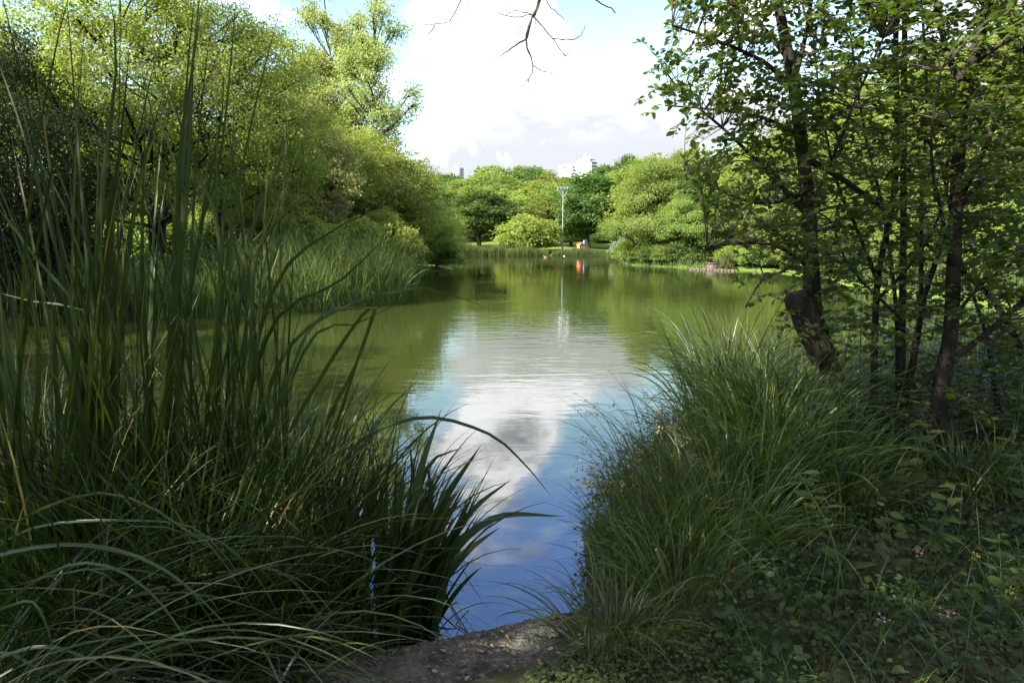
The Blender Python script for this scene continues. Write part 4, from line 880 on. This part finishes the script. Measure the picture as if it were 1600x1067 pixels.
# sticks, floating weed
g = Geo(); a = G(673, 972); g.tube(spline([a-np.array((.02, 0, .08)), a, a+np.array((.06, .03, .05)), P(714, 941, a[1]+.06)], 8), np.linspace(.007, .003, 8), 6); tag(g.build('broken_stalk', M['wood']), 'dark broken stalk leaning out of the water beside the iris fan', 'stick')
g = Geo(); a = G(712, 975); tp = a+np.array((.06, .02, .06)); g.tube([a-np.array((.03, .01, .05)), a, tp], .0028, 5); g.tube([a+np.array((.02, .007, .02)), a+np.array((.0, .0, .055))], .002, 5); g.tube([a+np.array((.035, .01, .035)), a+np.array((.055, .0, .02))], .0018, 5); tag(g.build('water_twig', M['wood']), 'tiny forked twig sticking out of the water right of the stalk', 'stick')
g = Geo(); g.tube([G(1025, 858, .42), G(1038, 905, .22)+np.array((.01, -.03, 0))], [.006, .009], 6); tag(g.build('dry_stick', M['dry']), 'short pale dry stick leaning in the grass on the right bank', 'stick')
rg = np.random.default_rng(180); n = 1300; c = np.column_stack([rg.normal(.74, .12, n), rg.normal(4.5, .35, n)]); k = lake_sd(c) < .02; c = c[k]; n = len(c)
g = Geo(); leaves(g, np.column_stack([c, rg.uniform(.004, .012, n)]), rg.normal(size=(n, 3))*np.array((1, 1, .1)), np.array((0, 0, 1.))+rg.normal(0, .12, (n, 3)), rg.uniform(.012, .035, n), .9); tag(g.build('floating_weed', M['pad']), 'patch of yellowish floating weed beside the right bank', 'water weed', kind='stuff')
n = 900; c = np.column_stack([rg.normal(-.1, 1.4, n), 2.8+rg.uniform(0, 1, n)**1.5*14]); c = c[lake_sd(c) < -.05]; n = len(c); g = Geo(); leaves(g, np.column_stack([c, np.full(n, .004)]), rg.normal(size=(n, 3))*np.array((1, 1, .02)), np.array((0, 0, 1.))+rg.normal(0, .02, (n, 3)), rg.uniform(.004, .013, n), .7); tag(g.build('floating_specks', M['dry']), 'scattered leaf specks floating on the near water', 'debris', kind='stuff')

# ------------------------------------------------------------------ right foreground trees
def stem(geo, pts, d, w0, w1, sides=8, n=26, bump=.04, seed=0):
    """pts: (x,y[,extra depth]) on the photograph at depth d; widths in its pixels"""
    q = [(p_+(0,))[:3] for p_ in pts]; p = spline([P(x, y, d+e) for x, y, e in q], n); s_ = np.linspace(0, 1, n)
    rg = np.random.default_rng(seed+int(pts[0][0])); r = (w1+(w0-w1)*(.55*(1-s_)+.45*np.exp(-s_*5)))*.5/FPX*d
    geo.tube(p, r, sides, bump=bump, rng=rg); return p
STEMS = []   # (owner, samples)
def keep(owner, p): STEMS.append((owner, p)); return p
tA, tB, tC = Geo(), Geo(), Geo(); brA, brB, brC = Geo(), Geo(), Geo()
dA, dB, dC = 4.9, 4.7, 5.2
keep(0, stem(tA, [(1345,745),(1325,660),(1295,570),(1275,500),(1268,440),(1264,330),(1252,220),(1238,120),(1215,0),(1195,-130),(1185,-330)], dA, 44, 8, 12, 44, .05))
cut = Geo(); stp = spline([P(1288,560,dA-.05), P(1268,520,dA-.07), P(1252,482,dA-.08), P(1243,462,dA-.09)], 10)
rgc = np.random.default_rng(4); cut.tube(stp, np.linspace(21, 19, 10)/FPX*dA, 12, bump=.08, rng=rgc)
for a in [([(1258,330),(1205,275),(1140,210,.1),(1070,150,.2),(1040,112,.25)], 11, 3), ([(1242,140),(1190,95,-.1),(1110,60,-.2),(1050,40,-.2)], 10, 3), ([(1262,300),(1195,318,.2),(1130,300,.3),(1070,258,.4)], 9, 3),
          ([(1266,420),(1215,385,-.2),(1160,380,-.3),(1105,385,-.4)], 8, 3), ([(1250,215),(1195,185,.3),(1120,172,.5),(1040,165,.6)], 8, 3), ([(1265,385),(1230,420,.1),(1190,440,.2),(1165,480,.3)], 7, 2.5),
          ([(1255,245),(1300,270),(1345,300),(1415,352),(1470,402)], 12, 5), ([(1240,130),(1258,60),(1268,0),(1290,-120)], 10, 4), ([(1230,90),(1180,30,.2),(1120,-10,.3),(1080,-40,.3)], 9, 3), ([(1262,330),(1300,250,-.3),(1340,150,-.4),(1380,60,-.5)], 8, 3),
          ([(1205,-60),(1150,-130,.2),(1090,-180,.4)], 9, 3), ([(1200,-100),(1260,-200,-.3),(1320,-280,-.5)], 9, 3)]:
    keep(0, stem(brA, a[0], dA, a[1], a[2], 6, 18, .03))
keep(1, stem(tB, [(1452,800),(1458,720),(1468,620),(1485,520),(1490,430),(1494,320),(1500,220),(1512,130),(1540,20),(1570,-140),(1590,-330)], dB, 33, 11, 11, 44, .06))
for a in [([(1508,140),(1480,80,.2),(1462,0,.3),(1445,-120,.3)], 14, 5), ([(1430,608),(1470,575),(1530,530),(1600,470),(1690,390)], 14, 9), ([(1494,330),(1550,265,.2),(1620,185,.4)], 10, 4), ([(1490,420),(1470,330,-.3),(1455,230,-.5),(1470,110,-.6)], 9, 3), ([(1520,100),(1580,60,-.2),(1660,20,-.4)], 10, 3), ([(1485,500),(1540,440,.3),(1600,400,.5)], 8, 3), ([(1496,280),(1440,210,.4),(1380,170,.6),(1320,150,.7)], 9, 3)]:
    keep(1, stem(brB, a[0], dB, a[1], a[2], 6, 18, .03))
for a in [([(1362,740),(1366,620),(1368,500),(1374,420),(1395,320),(1402,200),(1400,70),(1405,-120)], 14, 7), ([(1400,720),(1408,640),(1410,500),(1412,350),(1412,180),(1415,0),(1420,-160)], 15, 7), ([(1408,650),(1428,560),(1446,460),(1490,340),(1540,230),(1590,110),(1625,-20)], 13, 5),
          ([(1372,440),(1340,360),(1310,290),(1285,180),(1275,100)], 8, 3), ([(1368,470),(1400,440),(1440,390),(1470,330),(1500,200)], 7, 3), ([(1404,640),(1400,480,.2),(1380,330,.4),(1350,200,.5),(1330,60,.5)], 9, 4), ([(1410,500),(1330,420),(1300,350,.1),(1275,330,.2)], 6, 2.5), ([(1440,480,.2),(1440,320,.4),(1448,150,.5),(1440,0,.6)], 8, 4), ([(1560,640,.3),(1540,520,.4),(1500,400,.5),(1470,250,.5)], 9, 4), ([(1620,600,.5),(1560,480,.5),(1500,420,.5)], 16, 9)]:
    keep(2, stem(tC, a[0], dC, a[1], a[2], 7, 26, .03))
def basept(pts): return pts[0]
roots = [empty('sallow_tree', (*P(1335,720,dA)[:2], hz(*P(1335,720,dA)[:2])), 'leaning sallow tree with a sawn off stub and branches reaching left', 'tree'),
         empty('dark_tree', (*P(1455,790,dB)[:2], hz(*P(1455,790,dB)[:2])), 'dark crooked trunked tree at the right of the view', 'tree'),
         empty('many_stemmed_shrub', (*P(1395,720,dC)[:2], hz(*P(1395,720,dC)[:2])), 'shrub with several thin upright stems between the two trunks', 'shrub')]
locs = [np.array(r.location) for r in roots]
tA.build('trunk', M['barkl'], roots[0], True, locs[0]); cut.build('sawn_stub', M['barkl'], roots[0], True, locs[0]); brA.build('branches', M['bark'], roots[0], True, locs[0])
tB.build('trunk', M['bark'], roots[1], True, locs[1]); brB.build('branches', M['bark'], roots[1], True, locs[1]); tC.build('stems', M['bark'], roots[2], True, locs[2])
# leafy twigs
SP = np.concatenate([p[3:] for _, p in STEMS]); SO = np.concatenate([np.full(len(p)-3, o) for o, p in STEMS])
LB = np.array([(-400,1120),(-200,1060),(0,1050),(50,1040),(100,1018),(150,1022),(195,1050),(250,1058),(300,1062),(350,1115),(400,1140),(450,1150),(500,1165),(540,1240),(600,1300),(760,1330)])
rg = np.random.default_rng(200); lg = [Geo(), Geo(), Geo()]; tg_ = [Geo(), Geo(), Geo()]
NT_ = 2700; cnt = 0; tries = 0
while cnt < NT_ and tries < 20000:
    tries += 1
    y = rg.uniform(-330, 700); x = rg.uniform(1010, 1800); xl = np.interp(y, LB[:, 0], LB[:, 1])
    if x < xl: continue
    pr = .35+.65*min(1, (x-xl)/120)
    if y > 430: pr *= .55 if y < 560 else .3
    if y < -20 or x > 1620: pr *= .55
    if rg.uniform() > pr: continue
    d = rg.normal(5.0, .45); t = P(x, y, d); dist = np.linalg.norm((SP-t)*np.array((1, 1, 1.15)), axis=1) + np.where(SP[:, 2] > t[2]+.1, .25, 0)
    k = int(np.argmin(dist)); s0 = SP[k]; o = SO[k]; L = np.linalg.norm(t-s0)
    if L > 1.0 or L < .08: continue
    if L < .3: t = s0 + nrm(t-s0)*rg.uniform(.3, .45)
    mid = (s0+t)/2 + np.array((0, 0, .10*L)) + rg.normal(0, .05*L, 3); p = spline([s0, mid, t], 8)
    tg_[o].tube(p, np.linspace(.0042, .0012, 8), 4, cap=False)
    L = np.linalg.norm(t-s0); nlf = int(np.clip(L/.026, 8, 26)); s_ = rg.uniform(.22, 1.02, nlf)**.8
    pos = np.stack([np.interp(s_, np.linspace(0, 1, 8), p[:, c_]) for c_ in range(3)], -1); dr = nrm(t-s0)
    side = nrm(np.cross(dr, (0, 0, 1.)))*np.where(np.arange(nlf) % 2, 1, -1)[:, None]
    ax = dr*.75 + side*rg.uniform(.5, 1.1, (nlf, 1)) + rg.normal(0, .35, (nlf, 3)) + np.array((0, 0, .12))
    nm = np.array((0, -.1, 1.)) + rg.normal(0, .55, (nlf, 3))
    leaves(lg[o], pos + nrm(ax)*.008, ax, nm, rg.uniform(.026, .066, nlf), .56, np.clip(.45+rg.normal(0, .2, nlf), 0, 1), LEAFN); cnt += 1
for o in range(3):
    tg_[o].build('twigs', M['twig'], roots[o], False, locs[o]); lg[o].build('crown', M['sallow'], roots[o], False, locs[o])
